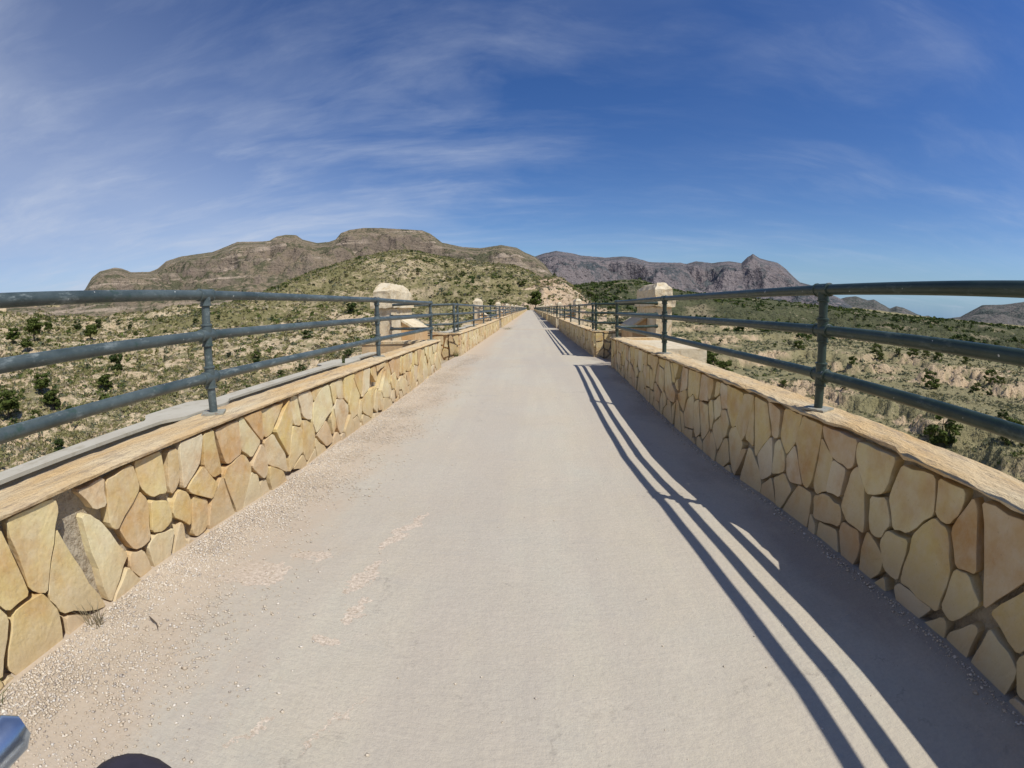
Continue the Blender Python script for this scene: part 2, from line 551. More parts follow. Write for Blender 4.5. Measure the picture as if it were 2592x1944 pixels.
def mat_terrain(name, soil1, soil2, veg1, veg2, speck_scale, speck_amt=0.75, rock=(0.42, 0.29, 0.21), strata=False, vegbias=0.5):
    m, t, b = newmat(name)
    g = t.nodes.new('ShaderNodeNewGeometry')
    P = g.outputs['Position']
    at = t.nodes.new('ShaderNodeAttribute'); at.attribute_name = 'veg'
    ar = t.nodes.new('ShaderNodeAttribute'); ar.attribute_name = 'bare'
    n = noise_n(t, speck_scale * 0.12, 6, 0.6, vec=P)
    soil = mixc(t, ramp(t, [(0.35, 0.0), (0.65, 1.0)], n.outputs[0]).outputs[0], soil1, soil2)
    n2 = noise_n(t, speck_scale * 0.05, 7, 0.65, vec=P, loc=(11, 4, 2))
    veg = mixc(t, ramp(t, [(0.35, 0.0), (0.68, 1.0)], n2.outputs[0]).outputs[0], veg1, veg2)
    s = noise_n(t, speck_scale, 4, 0.65, vec=P, loc=(3, 7, 1), stretch=(1, 1, 1.6))
    big = noise_n(t, speck_scale * 0.16, 4, 0.6, vec=P, loc=(8, 1, 1))
    v = math_(t, 'ADD', s.outputs[0], math_(t, 'MULTIPLY', math_(t, 'SUBTRACT', big.outputs[0], 0.5), 0.55))
    v = math_(t, 'ADD', v, math_(t, 'MULTIPLY', math_(t, 'SUBTRACT', at.outputs['Fac'], vegbias), 0.55))
    k = ramp(t, [(0.46, 0.0), (0.56, speck_amt)], v).outputs[0]
    c = mixc(t, k, soil, veg)
    c = mixc(t, ar.outputs['Fac'], c, mixc(t, s.outputs[0], rock, (rock[0] * 1.45, rock[1] * 1.45, rock[2] * 1.4)))
    if strata:
        st = noise_n(t, 1.0, 7, 0.7, vec=P, stretch=(0.006, 0.006, 0.11))
        st2 = noise_n(t, 0.010, 3, 0.6, vec=P, loc=(5, 5, 5))
        kk = math_(t, 'MULTIPLY', ramp(t, [(0.535, 0.0), (0.60, 0.9)], st.outputs[0]).outputs[0], ramp(t, [(0.42, 0.0), (0.56, 1.0)], st2.outputs[0]).outputs[0])
        c = mixc(t, kk, c, (0.46, 0.36, 0.26))
    t.links.new(c, b.inputs['Base Color'])
    b.inputs['Specular IOR Level'].default_value = 0.05
    p = bump(t, b, s.outputs[0], 0.9, 1.1 / speck_scale)
    bump(t, b, n.outputs[0], 0.6, 4.0 / speck_scale, p)
    return m


# ------------------------------------------------------------------ terrain functions
AZ_K = np.array([-180, -140, -110, -85, -65, -50, -35, -20, -8, 0, 8, 20, 35, 50, 65, 85, 110, 140, 180.])
R_K = np.log(np.array([8, 25, 50, 90, 150, 230, 330, 500, 800, 1300, 2200.]))
Z_T = np.array([
    [-10, -6, -1, 0, 2, 4, 6, 10, 20, 30, 40],
    [-14, -10, -6, -2, 2, 6, 10, 18, 30, 40, 50],
    [-18, -18, -14, -9, -3, 6, 16, 34, 60, 80, 90],
    [-20, -23, -19, -13, -4, 8, 20, 42, 72, 95, 100],
    [-20, -24, -20, -13, -3.5, 5, 13, 30, 55, 80, 90],
    [-20, -24, -20, -14, -8.5, -1, 8, 22, 48, 75, 90],
    [-20, -24, -22, -15, -8, 0, 10, 22, 45, 70, 90],
    [-20, -24, -23, -17, -8, 1, 11, 22, 45, 70, 90],
    [-20, -24, -24, -19, -10, 0, 8, 16, 35, 60, 80],
    [-20, -24, -25, -20, -13, -1.5, 4, 10, 25, 50, 70],
    [-20, -24, -26, -22, -15, -6, 0, 8, 20, 45, 65],
    [-20, -24, -26, -22, -16, -12, -9, -3, 8, 30, 60],
    [-20, -24, -24, -20, -17, -15, -13, -10, -2, 14, 45],
    [-20, -24, -23, -19, -16, -14.5, -13.5, -11, -6, 4, 22],
    [-20, -24, -22, -18, -15.5, -14, -13, -10, -5, 5, 26],
    [-20, -23, -20, -17, -14, -12, -10, -7, 0, 12, 35],
    [-18, -18, -15, -12, -9, -6, -4, 0, 10, 25, 45],
    [-14, -10, -6, -4, -2, 0, 3, 8, 18, 30, 45],
    [-10, -6, -1, 0, 2, 4, 6, 10, 20, 30, 40]], dtype=float)


def interp_tab(azd, lr):
    ai = np.clip(np.searchsorted(AZ_K, azd) - 1, 0, len(AZ_K) - 2)
    ta = np.clip((azd - AZ_K[ai]) / (AZ_K[ai + 1] - AZ_K[ai]), 0, 1)
    ta = ta * ta * (3 - 2 * ta)
    ri = np.clip(np.searchsorted(R_K, lr) - 1, 0, len(R_K) - 2)
    tr = np.clip((lr - R_K[ri]) / (R_K[ri + 1] - R_K[ri]), 0, 1)
    z0 = Z_T[ai, ri] * (1 - ta) + Z_T[ai + 1, ri] * ta
    z1 = Z_T[ai, ri + 1] * (1 - ta) + Z_T[ai + 1, ri + 1] * ta
    return z0 * (1 - tr) + z1 * tr


def Hground(x, y):
    """height of the valley ground at x, y; also veg and bare masks"""
    x = np.asarray(x, float); y = np.asarray(y, float)
    r = np.hypot(x, y) + 1e-6
    az = np.degrees(np.arctan2(x, y))
    z = interp_tab(az, np.log(r))
    right = sstep(4, 22, az) * sstep(130, 100, az)
    left = sstep(-8, -25, az)
    amp = sstep(10, 70, r)
    far = sstep(150, 700, r)
    # gullies
    g1 = ridged(x / 62 + 3, y / 62, 4, 0.5)
    z = z - amp * (2.2 + 5.0 * far) * (1 - 0.80 * right) * np.maximum(g1 - 0.55, -0.5)
    g2 = ridged(x / 17 + 9, y / 17, 4, 0.55)
    z = z - amp * (1.0 - 0.55 * right) * np.maximum(g2 - 0.5, -0.4)
    z = z + amp * 0.35 * fbm(x / 3.2, y / 3.2, 3)
    # eroded bluffs low on the left and right
    bl = sstep(0.05, 0.35, fbm(x / 30 + 4.4, y / 30 + 8, 3)) * sstep(35, 60, r) * sstep(260, 150, r)
    st = 3.4
    q = z / st
    zt = (np.floor(q) + sstep(0.62, 0.95, q - np.floor(q))) * st
    z = z * (1 - 0.75 * bl * left) + zt * 0.75 * bl * left
    # terraced old fields on the right
    zz = z + 1.3 * fbm(x / 45, y / 45, 3) + 0.5 * fbm(x / 12, y / 12, 2)
    st = 3.0
    q = zz / st
    fr = q - np.floor(q)
    zt = (np.floor(q) + sstep(0.80, 0.97, fr)) * st
    tm = right * sstep(60, 95, r) * sstep(700, 420, r)
    z = z * (1 - tm) + zt * tm
    riser = sstep(0.76, 0.82, fr) * tm
    # embankment that carries the path beyond both bridge ends
    corr = sstep(9, 3, np.abs(x)) * sstep(216, 232, y) * sstep(300, 250, y)
    z = z * (1 - corr) + 0.9 * corr
    back = sstep(9, 3, np.abs(x)) * sstep(-42, -52, y)
    z = z * (1 - back) + (-0.05) * back
    under = sstep(14, 5, np.abs(x)) * sstep(205, 190, y) * sstep(-30, -20, y)
    z = np.where(under > 0, np.minimum(z, -1.6 - 0 * z) * under + z * (1 - under), z)
    veg = np.clip(0.46 + 0.56 * right + 0.10 * far + 0.30 * fbm(x / 55 + 2, y / 55, 3) + 0.12 * fbm(x / 9, y / 9, 2), 0, 1)
    veg = np.clip(veg + 0.35 * right * sstep(420, 700, r), 0, 1)
    bare = np.clip(riser * 1.0 * sstep(-0.25, 0.05, fbm(x / 35 + 6, y / 35, 3)) + bl * left * 0.55 * sstep(0.1, 0.5, fbm(x / 6, y / 6 + 3, 3) + 0.2), 0, 1)
    return z, veg, bare


def grid_faces(na, nr, wrap=False):
    i = np.arange(na - (0 if wrap else 1)); j = np.arange(nr - 1)
    I, J = np.meshgrid(i, j, indexing='ij')
    I2 = (I + 1) % na
    a = I * nr + J; b = I * nr + J + 1; c = I2 * nr + J + 1; d = I2 * nr + J
    return np.stack([a, b, c, d], -1).reshape(-1, 4)


def set_attr(me, name, arr):
    a = me.attributes.new(name, 'FLOAT', 'POINT')
    a.data.foreach_set('value', np.asarray(arr, dtype=np.float32).ravel())


azs = np.concatenate([np.arange(-180, -80, 2.0), np.arange(-80, 80, 0.22), np.arange(80, 180, 2.0)])
rs = np.exp(np.linspace(math.log(4), math.log(2200), 400))
AZ, RR = np.meshgrid(np.radians(azs), rs, indexing='ij')
X = RR * np.sin(AZ); Y = RR * np.cos(AZ)
Z, VEG, BARE = Hground(X, Y)
vs = np.stack([X, Y, Z], -1).reshape(-1, 3)
fs = grid_faces(len(azs), len(rs), wrap=True)
# close the centre
vs = np.concatenate([vs, [[0, 0, float(Z[:, 0].mean())]]])
me = np_mesh('ground', vs, fs[:, ::-1], smooth=True)
set_attr(me, 'veg', np.append(VEG.ravel(), 0.4)); set_attr(me, 'bare', np.append(BARE.ravel(), 0))
M_ground = mat_terrain('dry_scrub_ground', (0.55, 0.405, 0.235), (0.67, 0.525, 0.335), (0.150, 0.152, 0.060), (0.225, 0.205, 0.095), 0.9, 0.78, rock=(0.46, 0.34, 0.21))
link('ground', me, M_ground)
bpy.data.objects['ground']['kind'] = 'structure'

# ------------------------------------------------------------------ hills and mountains
A_ = [(-62,4.4),(-58,4.2),(-55.73,3.9),(-53.83,4.4),(-52.65,5.0),(-51.79,6.22),(-50.86,6.78),(-49.08,7.08),(-48.19,6.9),(-47.16,6.46),(-44.92,6.36),(-44.03,6.65),(-43.0,7.41),(-41.23,7.83),(-39.03,8.02),(-37.53,8.13),(-36.04,8.63),(-34.59,9.14),(-31.6,9.06),(-30.8,9.12),(-29.92,9.58),(-28.7,9.72),(-27.62,9.63),(-26.91,9.11),(-25.18,8.63),(-23.68,8.72),(-22.93,8.97),(-22.33,9.68),(-21.3,10.02),(-19.66,10.2),(-17.6,10.14),(-12.72,9.73),(-11.7,9.29),(-10.35,8.22),(-7.97,7.65),(-5.78,7.46),(-3.39,7.79),(-1.52,7.43),(-0.64,6.9),(0.65,6.32),(1.67,5.46),(2.81,3.99),(4.56,2.53),(7,0.5)]
B_ = [(-4,3.0),(-0.77,5.17),(0.65,6.37),(1.69,6.73),(3.19,6.99),(4.96,6.69),(6.12,6.4),(8.92,6.15),(10.83,6.29),(12.19,6.19),(14.09,5.64),(16.28,5.56),(17.78,5.57),(18.52,5.43),(19.7,5.77),(21.46,5.56),(23.53,5.81),(25.01,5.61),(25.73,6.3),(26.4,6.67),(27.22,6.19),(29.27,5.73),(30.28,5.04),(31.15,4.18),(31.89,3.58),(32.91,3.39),(35.71,2.32),(36.69,1.97),(40.08,0.5),(43,0.1)]
C_ = [(31,0.5),(34.45,1.04),(36.69,1.97),(37.34,2.17),(38.51,2.31),(39.87,1.94),(40.62,2.07),(41.51,1.65),(42.54,1.19),(43.28,1.49),(43.99,1.41),(46.39,0.59),(47.13,0.73),(48.03,0.38),(49,0.2)]
C2 = [(46,0.2),(48.03,0.38),(50.83,0.86),(52.12,1.56),(53.47,2.26),(55.99,2.48),(58.37,2.92),(63,3.6),(70,4.0),(80,3.0),(95,2)]
G_ = [(-46,1.2),(-40,1.6),(-32.82,2.89),(-28.01,4.61),(-25.76,5.37),(-22.8,6.11),(-19.85,6.88),(-15.41,7.47),(-13.91,7.38),(-9.48,6.42),(-5.06,5.71),(-1.93,5.37),(0.02,4.59),(1.31,3.73),(4.5,2.2),(8,0.6)]
K_ = [(-7,0.9),(-5.27,1.26),(-2.45,2.23),(-0.57,2.96),(1.31,3.68),(2.81,3.99),(3.88,3.66),(4.75,2.99),(6.18,1.82),(7.81,0.6),(9,0.3)]
D_ = [(0,1.0),(2.68,1.84),(4.75,2.81),(6.67,3.08),(10.08,3.49),(12.89,3.64),(14.47,3.09),(17.63,2.34),(21.37,1.95),(30.71,1.32),(44.78,0.5),(58.47,0.4),(75,0.6)]


def ridge(name, crest, rc, r0, base, na, nr, mat, nscale, namp, cliff=None, vegf=0.5, seed=0.0, power=1.25, rough=0.0, back=1.35):
    c = np.array(crest)
    az = np.linspace(c[0, 0], c[-1, 0], na)
    el = np.interp(az, c[:, 0], c[:, 1])
    el = el + rough * fbm(az * 2.2 + seed, az * 0 + seed, 4)
    t = np.concatenate([np.linspace(0, 1, nr), np.array([1.02, 1.05, 1.1, 1.2, 1.5, 2.0])])
    AZ, T = np.meshgrid(np.radians(az), t, indexing='ij')
    EL = np.repeat(el[:, None], len(t), 1)
    rcv = rc * (1 + 0.06 * fbm(np.degrees(AZ) / 6 + seed, np.degrees(AZ) * 0, 3))
    R = np.where(T <= 1, r0 + (rcv - r0) * T, rcv * (1 + (T - 1) * 0.35 * back))
    Hc = rcv * np.tan(np.radians(EL)) + CAMZ
    zb = base(AZ, R) if callable(base) else base
    prof = np.clip(T, 0, 1) ** power
    if cliff is not None:
        k = cliff(np.degrees(AZ))
        pc = 0.74 * np.clip(T / 0.95, 0, 1) ** 1.25 + 0.26 * sstep(0.955, 0.99, T)
        prof = prof * (1 - k) + pc * k
    X = R * np.sin(AZ); Y = R * np.cos(AZ)
    nz = ridged(X / nscale + seed, Y / nscale + seed, 6, 0.52)
    n2 = fbm(X / (nscale * 0.12) + seed, Y / (nscale * 0.12), 4)
    env = np.sin(np.pi * np.clip(T, 0, 1) ** 0.85) ** 0.8
    Z = zb + (Hc - zb) * prof
    Z = Z + namp * env * (nz - 0.55) + namp * 0.16 * env * n2
    Z = np.where(T > 1, Hc - (T - 1) * (Hc - zb) * 1.0, Z)
    Z = Z + np.where(T > 0.93, 0.008 * namp * fbm(X / (nscale * 0.05), Y / (nscale * 0.05), 3), 0)
    zmax = CAMZ + R * np.tan(EL_ := np.radians(EL)) * np.where(T <= 1, 0.965 + 0.035 * T ** 3, 1.0) - np.where(T <= 1, (1 - T) * R * 0.006, 0)
    soft = 0.010 * R * np.clip(1 - T, 0, 1) + 0.02
    Z = np.where(T < 1, zmax - soft * np.log1p(np.exp(np.clip((zmax - Z) / soft, -30, 30))) * 1.0, Z)
    Z = np.where(T > 0.999, np.where(T <= 1.0001, Hc, Z), Z)
    v = np.stack([X, Y, Z], -1).reshape(-1, 3)
    f = grid_faces(na, len(t))
    me = np_mesh(name, v, f[:, ::-1], smooth=True)
    # slope
    gz = np.gradient(Z, axis=1) / np.maximum(np.gradient(R, axis=1), 1e-3)
    steep = sstep(0.55, 1.1, np.abs(gz)) * np.where(T > 0.93, 0.25, 1.0)
    veg = np.clip(vegf + 0.32 * fbm(X / (nscale * 0.6) + 5, Y / (nscale * 0.6), 4) + 0.12 * (1 - nz), 0, 1)
    bare = np.clip(steep * 0.75 + 0.5 * sstep(0.25, 0.55, fbm(X / (nscale * .35) + 7, Y / (nscale * .35), 4)), 0, 1)
    set_attr(me, 'veg', veg); set_attr(me, 'bare', bare)
    o = link(name, me, mat)
    o['kind'] = 'structure'
    return (AZ, R, Z)


M_mtA = mat_terrain('rocky_scrub_mountain', (0.235, 0.182, 0.115), (0.29, 0.225, 0.148), (0.078, 0.086, 0.042), (0.115, 0.112, 0.060), 0.14, 0.9, rock=(0.18, 0.138, 0.105), strata=True)
M_mtB = mat_terrain('far_grey_mountain', (0.19, 0.165, 0.160), (0.25, 0.21, 0.195), (0.062, 0.078, 0.082), (0.090, 0.102, 0.100), 0.035, 0.9, rock=(0.185, 0.155, 0.148), strata=False)  # bluish haze of distance is mixed into these greys, no air volume
M_mtC = mat_terrain('far_wooded_ridge', (0.15, 0.14, 0.12), (0.20, 0.175, 0.15), (0.062, 0.078, 0.066), (0.090, 0.10, 0.082), 0.05, 0.9, rock=(0.16, 0.14, 0.125))
M_hill = mat_terrain('green_scrub_hill', (0.46, 0.35, 0.20), (0.53, 0.42, 0.26), (0.145, 0.140, 0.048), (0.215, 0.19, 0.078), 0.42, 0.85, rock=(0.44, 0.34, 0.22), vegbias=0.42)
M_cut = mat_terrain('bare_cutting_slope', (0.52, 0.37, 0.23), (0.60, 0.46, 0.30), (0.17, 0.16, 0.07), (0.24, 0.20, 0.10), 0.5, 0.55, rock=(0.50, 0.35, 0.21), vegbias=0.75)
M_wood = mat_terrain('wooded_hill_ground', (0.26, 0.215, 0.14), (0.34, 0.27, 0.18), (0.070, 0.082, 0.036), (0.105, 0.11, 0.05), 0.3, 0.9, rock=(0.36, 0.28, 0.18), vegbias=0.32)


def gbase(off):
    def f(AZ, R):
        return Hground(R * np.sin(AZ), R * np.cos(AZ))[0] - off
    return f


ridge('mountain', A_, 1500, 480, lambda a, r: gbase(3)(a, np.minimum(r, 700)), 620, 190, M_mtA, 260, 60,
      cliff=lambda a: sstep(-23.5, -22, a) * sstep(-10.5, -12.5, a) * 0.9 + 0.5 * sstep(-31.5, -30.5, a) * sstep(-26.5, -27.5, a), vegf=0.52, seed=2.1, power=1.15, rough=0.03)
ridge('mountain', B_, 4200, 1500, 20.0, 560, 150, M_mtB, 800, 260, vegf=0.5, seed=5.7, power=1.35, rough=0.035)
ridge('mountain', C_, 5200, 2000, 0.0, 220, 60, M_mtC, 700, 60, vegf=0.6, seed=9.2, power=1.6, rough=0.04)
ridge('mountain', C2, 4600, 1800, 0.0, 260, 70, M_mtC, 800, 70, vegf=0.5, seed=12.2, power=1.5, rough=0.02)
gH = ridge('hill', G_, 520, 236, lambda a, r: gbase(1.5)(a, np.minimum(r, 300)), 460, 150, M_hill, 110, 9, vegf=0.60, seed=3.3, power=0.95, rough=0.05)
gD = ridge('hill', D_, 980, 430, lambda a, r: gbase(2)(a, np.minimum(r, 520)), 420, 110, M_wood, 190, 13, vegf=0.75, seed=8.8, power=1.0, rough=0.10)
gK = ridge('hill', K_, 400, 238, lambda a, r: gbase(1.5)(a, np.minimum(r, 280)), 200, 110, M_cut, 42, 6.5, vegf=0.42, seed=6.1, power=0.9, rough=0.05)

_surf = []
for (AZg, Rg, Zg) in (gH, gD, gK):
    _surf.append((np.degrees(AZg[:, 0]), Rg, Zg))


def Hall(x, y):
    """highest of the ground and the near hills"""
    x = np.asarray(x, float); y = np.asarray(y, float)
    z = Hground(x, y)[0]
    r = np.hypot(x, y); az = np.degrees(np.arctan2(x, y))
    for (a, Rg, Zg) in _surf:
        fi = (az - a[0]) / (a[-1] - a[0]) * (len(a) - 1)
        ok = (fi > 1) & (fi < len(a) - 2)
        i0 = np.clip(np.round(fi).astype(int), 0, len(a) - 1)
        Rr = Rg[i0]; Zr = Zg[i0]
        k = (Rr <= r[..., None]).sum(-1) - 1
        ok &= (k >= 0) & (k < Rr.shape[-1] - 1)
        kk = np.clip(k, 0, Rr.shape[-1] - 2)
        idx = np.arange(Rr.shape[0])
        ra = Rr[idx, kk]; rb = Rr[idx, kk + 1]
        tt = np.clip((r - ra) / np.maximum(rb - ra, 1e-6), 0, 1)
        zz = Zr[idx, kk] * (1 - tt) + Zr[idx, kk + 1] * tt
        z = np.where(ok, np.maximum(z, zz), z)
    return z


def hit(azd, eld, rmin=20, rmax=1400):
    """where a line of sight from the deck meets the land"""
    r = np.exp(np.linspace(math.log(rmin), math.log(rmax), 900))
    a = math.radians(azd)
    z = Hall(r * math.sin(a), r * math.cos(a))
    zs = CAMZ + r * math.tan(math.radians(eld))
    below = np.nonzero(zs <= z)[0]
    if len(below) == 0: return None
    i = below[0]
    return (r[i] * math.sin(a), r[i] * math.cos(a), float(z[i]), float(r[i]))


# ------------------------------------------------------------------ path, bridge body
def rise(y):
    return 0.0046 * np.maximum(np.asarray(y, float) - 11, 0) * sstep(8, 30, y)


YL = [-60, 1.2, 1.4, 2.0, 2.6, 3.4, 4.8, 6.5, 8.3, 10.9, 16, 20, 25, 400]
ZL = [.012, .012, .02, 0, -.028, -.022, -.04, -.02, .022, .0, .0, .0, -.02, -.02]
YR = [-60, 0.9, 1.5, 2.5, 3.0, 3.6, 4.6, 5.7, 7.2, 8.5, 10.9, 16, 25, 400]
ZR = [-.022, -.024, -.048, -.082, -.115, -.140, -.128, -.10, -.035, .010, -.06, -.07, -.085, -.085]


def deck_z(x, y):
    zl = np.interp(y, YL, ZL); zr = np.interp(y, YR, ZR)
    k = np.clip((x + 1.6) / 3.03, 0, 1)
    k = k * k * (3 - 2 * k)
    return zl * (1 - k) + zr * k + rise(y)


ys = np.concatenate([np.arange(-8, 12, 0.09), np.arange(12, 40, 0.3), np.arange(40, 224, 1.0), [224.5]])
xs = np.linspace(-1.72, 1.56, 42)
YY, XX = np.meshgrid(ys, xs, indexing='ij')
ZZ = deck_z(XX, YY) + 0.0035 * fbm(XX * 2.5, YY * 2.5, 3) * sstep(40, 10, YY)
o = link('path', np_mesh('path', np.stack([XX, YY, ZZ], -1).reshape(-1, 3), grid_faces(len(ys), len(xs)), smooth=True), M_path)
o['kind'] = 'structure'
o.data.flip_normals()
# path beyond the bridge, behind the camera and past the far end
ys = np.concatenate([np.linspace(224.5, 300, 40)])
XX, YY = np.meshgrid(np.linspace(-1.5, 1.5, 5), ys, indexing='xy')
ZZ = rise(YY) - 0.05 + 0 * XX
o = link('path', np_mesh('path', np.stack([XX, YY, ZZ], -1).reshape(-1, 3), grid_faces(len(ys), 5), smooth=True), M_path)
o['kind'] = 'structure'
o.data.flip_normals()

PER = 16.3
SEG = [(-5.4, 8.5)] + [(10.9 + PER * k, 24.8 + PER * k) for k in range(13)]   # parapet sections
BAY = [(8.5 + PER * k, 10.9 + PER * k) for k in range(13)]

mb = MB()
for k in range(-1, 14):
    y0 = -50 if k == -1 else 8.5 + PER * (k - 0) - 13.9 if k > 0 else -5.4
    y1 = -5.4 if k == -1 else (8.5 + PER * k)
    y1 = min(y1, 226)
    if y0 >= y1: continue
    nsub = 5
    for j in range(nsub):
        a = y0 + (y1 - y0) * j / nsub; b_ = y0 + (y1 - y0) * (j + 1) / nsub
        zt = float(rise(np.array((a + b_) / 2))) - 0.16
        mb.box(-2.98, 2.66, a, b_, zt - 1.25, zt)
for (a, b_) in BAY:
    zt = float(rise(np.array(a))) - 0.10
    mb.box(-3.10, 2.78, a - 0.35, b_ + 0.35, zt - 1.4, zt + 0.005)
    mb.box(-2.95, 2.65, a - 0.1, b_ + 0.1, -34, zt - 1.38)
body = link('bridge_deck', mb.mesh('bridge_deck'), M_body)
body['kind'] = 'structure'

# ------------------------------------------------------------------ stone cladding
def clip_poly(poly, nx, ny, c):
    """keep the part with nx*x+ny*y <= c"""
    outp = []
    n = len(poly)
    for i in range(n):
        p = poly[i]; q = poly[(i + 1) % n]
        dp = nx * p[0] + ny * p[1] - c; dq = nx * q[0] + ny * q[1] - c
        if dp <= 0: outp.append(p)
        if (dp < 0 < dq) or (dq < 0 < dp):
            t_ = dp / (dp - dq)
            outp.append((p[0] + (q[0] - p[0]) * t_, p[1] + (q[1] - p[1]) * t_))
    return outp


def stone_cells(u0, u1, v0, v1, du, dv, R):
    """irregular crazy-paving cells filling u0..u1 x v0..v1"""
    nu = max(1, round((u1 - u0) / du)); nv = max(1, round((v1 - v0) / dv))
    seeds = []
    for i in range(nu):
        sh = R.uniform(-0.5, 0.5)
        n_here = nv if R.random() > 0.32 else max(1, nv - 1)
        if R.random() < 0.16: n_here = nv + 1
        for j in range(n_here):
            seeds.append((u0 + (i + 0.5 + R.uniform(-0.36, 0.36)) * (u1 - u0) / nu,
                          v0 + (j + 0.5 + R.uniform(-0.36, 0.36) + sh * 0.55) * (v1 - v0) / n_here, R.uniform(0.65, 1.4)))
    cells = []
    asp = 0.85
    for i, (a, b, w_) in enumerate(seeds):
        poly = [(u0, v0), (u1, v0), (u1, v1), (u0, v1)]
        for j, (c, d, w2) in enumerate(seeds):
            if i == j or abs(c - a) > 4 * du: continue
            dx, dy = (c - a), (d - b) * asp
            kk = min(0.76, max(0.24, 0.5 + 0.42 * (w_ - w2)))
            mx, my = a + (c - a) * kk, b + (d - b) * kk
            nx, ny = dx, dy * asp
            cc = nx * mx + ny * my
            poly = clip_poly(poly, nx, ny, cc)
            if len(poly) < 3: break
        if len(poly) >= 3: cells.append(poly)
    return cells


def poly_area(p):
    return 0.5 * abs(sum(p[i][0] * p[(i + 1) % len(p)][1] - p[(i + 1) % len(p)][0] * p[i][1] for i in range(len(p))))


def roughen(poly, gap, R, sub=True):
    cx_ = sum(p[0] for p in poly) / len(poly); cy_ = sum(p[1] for p in poly) / len(poly)
    # inset by moving every edge inwards
    res = list(poly)
    n = len(poly)
    sgn = 1 if sum(poly[i][0] * poly[(i + 1) % n][1] - poly[(i + 1) % n][0] * poly[i][1] for i in range(n)) > 0 else -1
    for i in range(n):
        p = poly[i]; q = poly[(i + 1) % n]
        ex, ey = q[0] - p[0], q[1] - p[1]
        L_ = math.hypot(ex, ey)
        if L_ < 1e-5: continue
        nx, ny = sgn * ey / L_, -sgn * ex / L_
        g = gap * (R.uniform(0.10, 0.9) if R.random() < 0.66 else R.uniform(1.0, 3.0))
        tilt = R.uniform(-0.9, 0.9) * g / L_
        nx2, ny2 = nx + tilt * ex / L_ * 2, ny + tilt * ey / L_ * 2
        c = nx2 * (p[0] + q[0]) / 2 + ny2 * (p[1] + q[1]) / 2 - g
        res = clip_poly(res, nx2, ny2, c)
        if len(res) < 3: return None
    # drop tiny edges, chamfer corners, add wobble
    outp = []
    n = len(res)
    for i in range(n):
        p = res[i]; q = res[(i + 1) % n]
        L_ = math.hypot(q[0] - p[0], q[1] - p[1])
        if L_ < 0.012: continue
        outp.append((p[0] + (q[0] - p[0]) * min(0.25, 0.012 / L_), p[1] + (q[1] - p[1]) * min(0.25, 0.012 / L_)))
        if sub and L_ > 0.07:
            m_ = max(1, int(L_ / 0.075))
            for j in range(1, m_ + 1):
                t_ = j / (m_ + 1)
                nx, ny = (q[1] - p[1]) / L_, -(q[0] - p[0]) / L_
                d = R.uniform(-0.0055, 0.0055)
                outp.append((p[0] + (q[0] - p[0]) * t_ + nx * d, p[1] + (q[1] - p[1]) * t_ + ny * d))
        outp.append((p[0] + (q[0] - p[0]) * max(0.75, 1 - 0.012 / L_), p[1] + (q[1] - p[1]) * max(0.75, 1 - 0.012 / L_)))
    return outp if len(outp) >= 3 else None


def slab(poly, depth, R, bev=0.0016):
    """closed slab: outline in u,v, thickness along +w (towards the viewer)"""
    n = len(poly)
    cx_ = sum(p[0] for p in poly) / n; cy_ = sum(p[1] for p in poly) / n
    ti, tj = R.uniform(-0.03, 0.03), R.uniform(-0.03, 0.03)

    def w_(u, v): return depth + ti * (u - cx_) + tj * (v - cy_)
    V = []
    for (u, v) in poly: V.append((u, v, 0.0))
    for (u, v) in poly: V.append((u, v, w_(u, v) - bev))
    for (u, v) in poly:
        d = math.hypot(u - cx_, v - cy_) + 1e-6
        k = max(0.3, 1 - bev * 1.2 / d)
        V.append((cx_ + (u - cx_) * k, cy_ + (v - cy_) * k, w_(u, v) + R.uniform(-0.001, 0.001)))
    V.append((cx_, cy_, w_(cx_, cy_) + R.uniform(-0.001, 0.003)))
    F = [tuple(range(n))[::-1]]
    for i in range(n):
        j = (i + 1) % n
        F.append((i, j, n + j, n + i))
        F.append((n + i, n + j, 2 * n + j, 2 * n + i))
        F.append((2 * n + i, 2 * n + j, 3 * n))
    return V, F


def clad(parent, frame, u0, u1, v0f, v1, R, du=0.25, dv=0.27, gap=0.012, stuff=False, off=0.0, ztop=None):
    """frame(u,v,w)->xyz ; stones as parts of parent"""
    cells = stone_cells(u0, u1, v0f, v1, du, dv, R)
    allm = MB()
    for c in cells:
        if poly_area(c) < 0.004: continue
        p = roughen(c, gap, R, sub=not stuff)
        if p is None or poly_area(p) < 0.003: continue
        V, F = slab(p, R.uniform(0.046, 0.060), R)
        VV = [frame(*a) for a in V]
        if stuff:
            allm.add(VV, F)
            continue
        m_ = MB(); m_.add(VV, F)
        cen = Vector((sum(a[0] for a in VV) / len(VV), sum(a[1] for a in VV) / len(VV), sum(a[2] for a in VV) / len(VV)))
        m_.v = [tuple(Vector(a) - cen) for a in m_.v]
        link('stone', m_.mesh('stone'), M_stone, parent, loc=cen)
    if stuff and allm.v:
        so = link('stones', allm.mesh('stones'), M_stone, parent)
        so['kind'] = 'stuff'


CAPL, CAPR = -0.491 + CAMZ, -0.491 + CAMZ    # 0.529 above datum
XL_IN, XL_OUT = -1.600, -1.893
XR_IN, XR_OUT = 1.400, 1.666


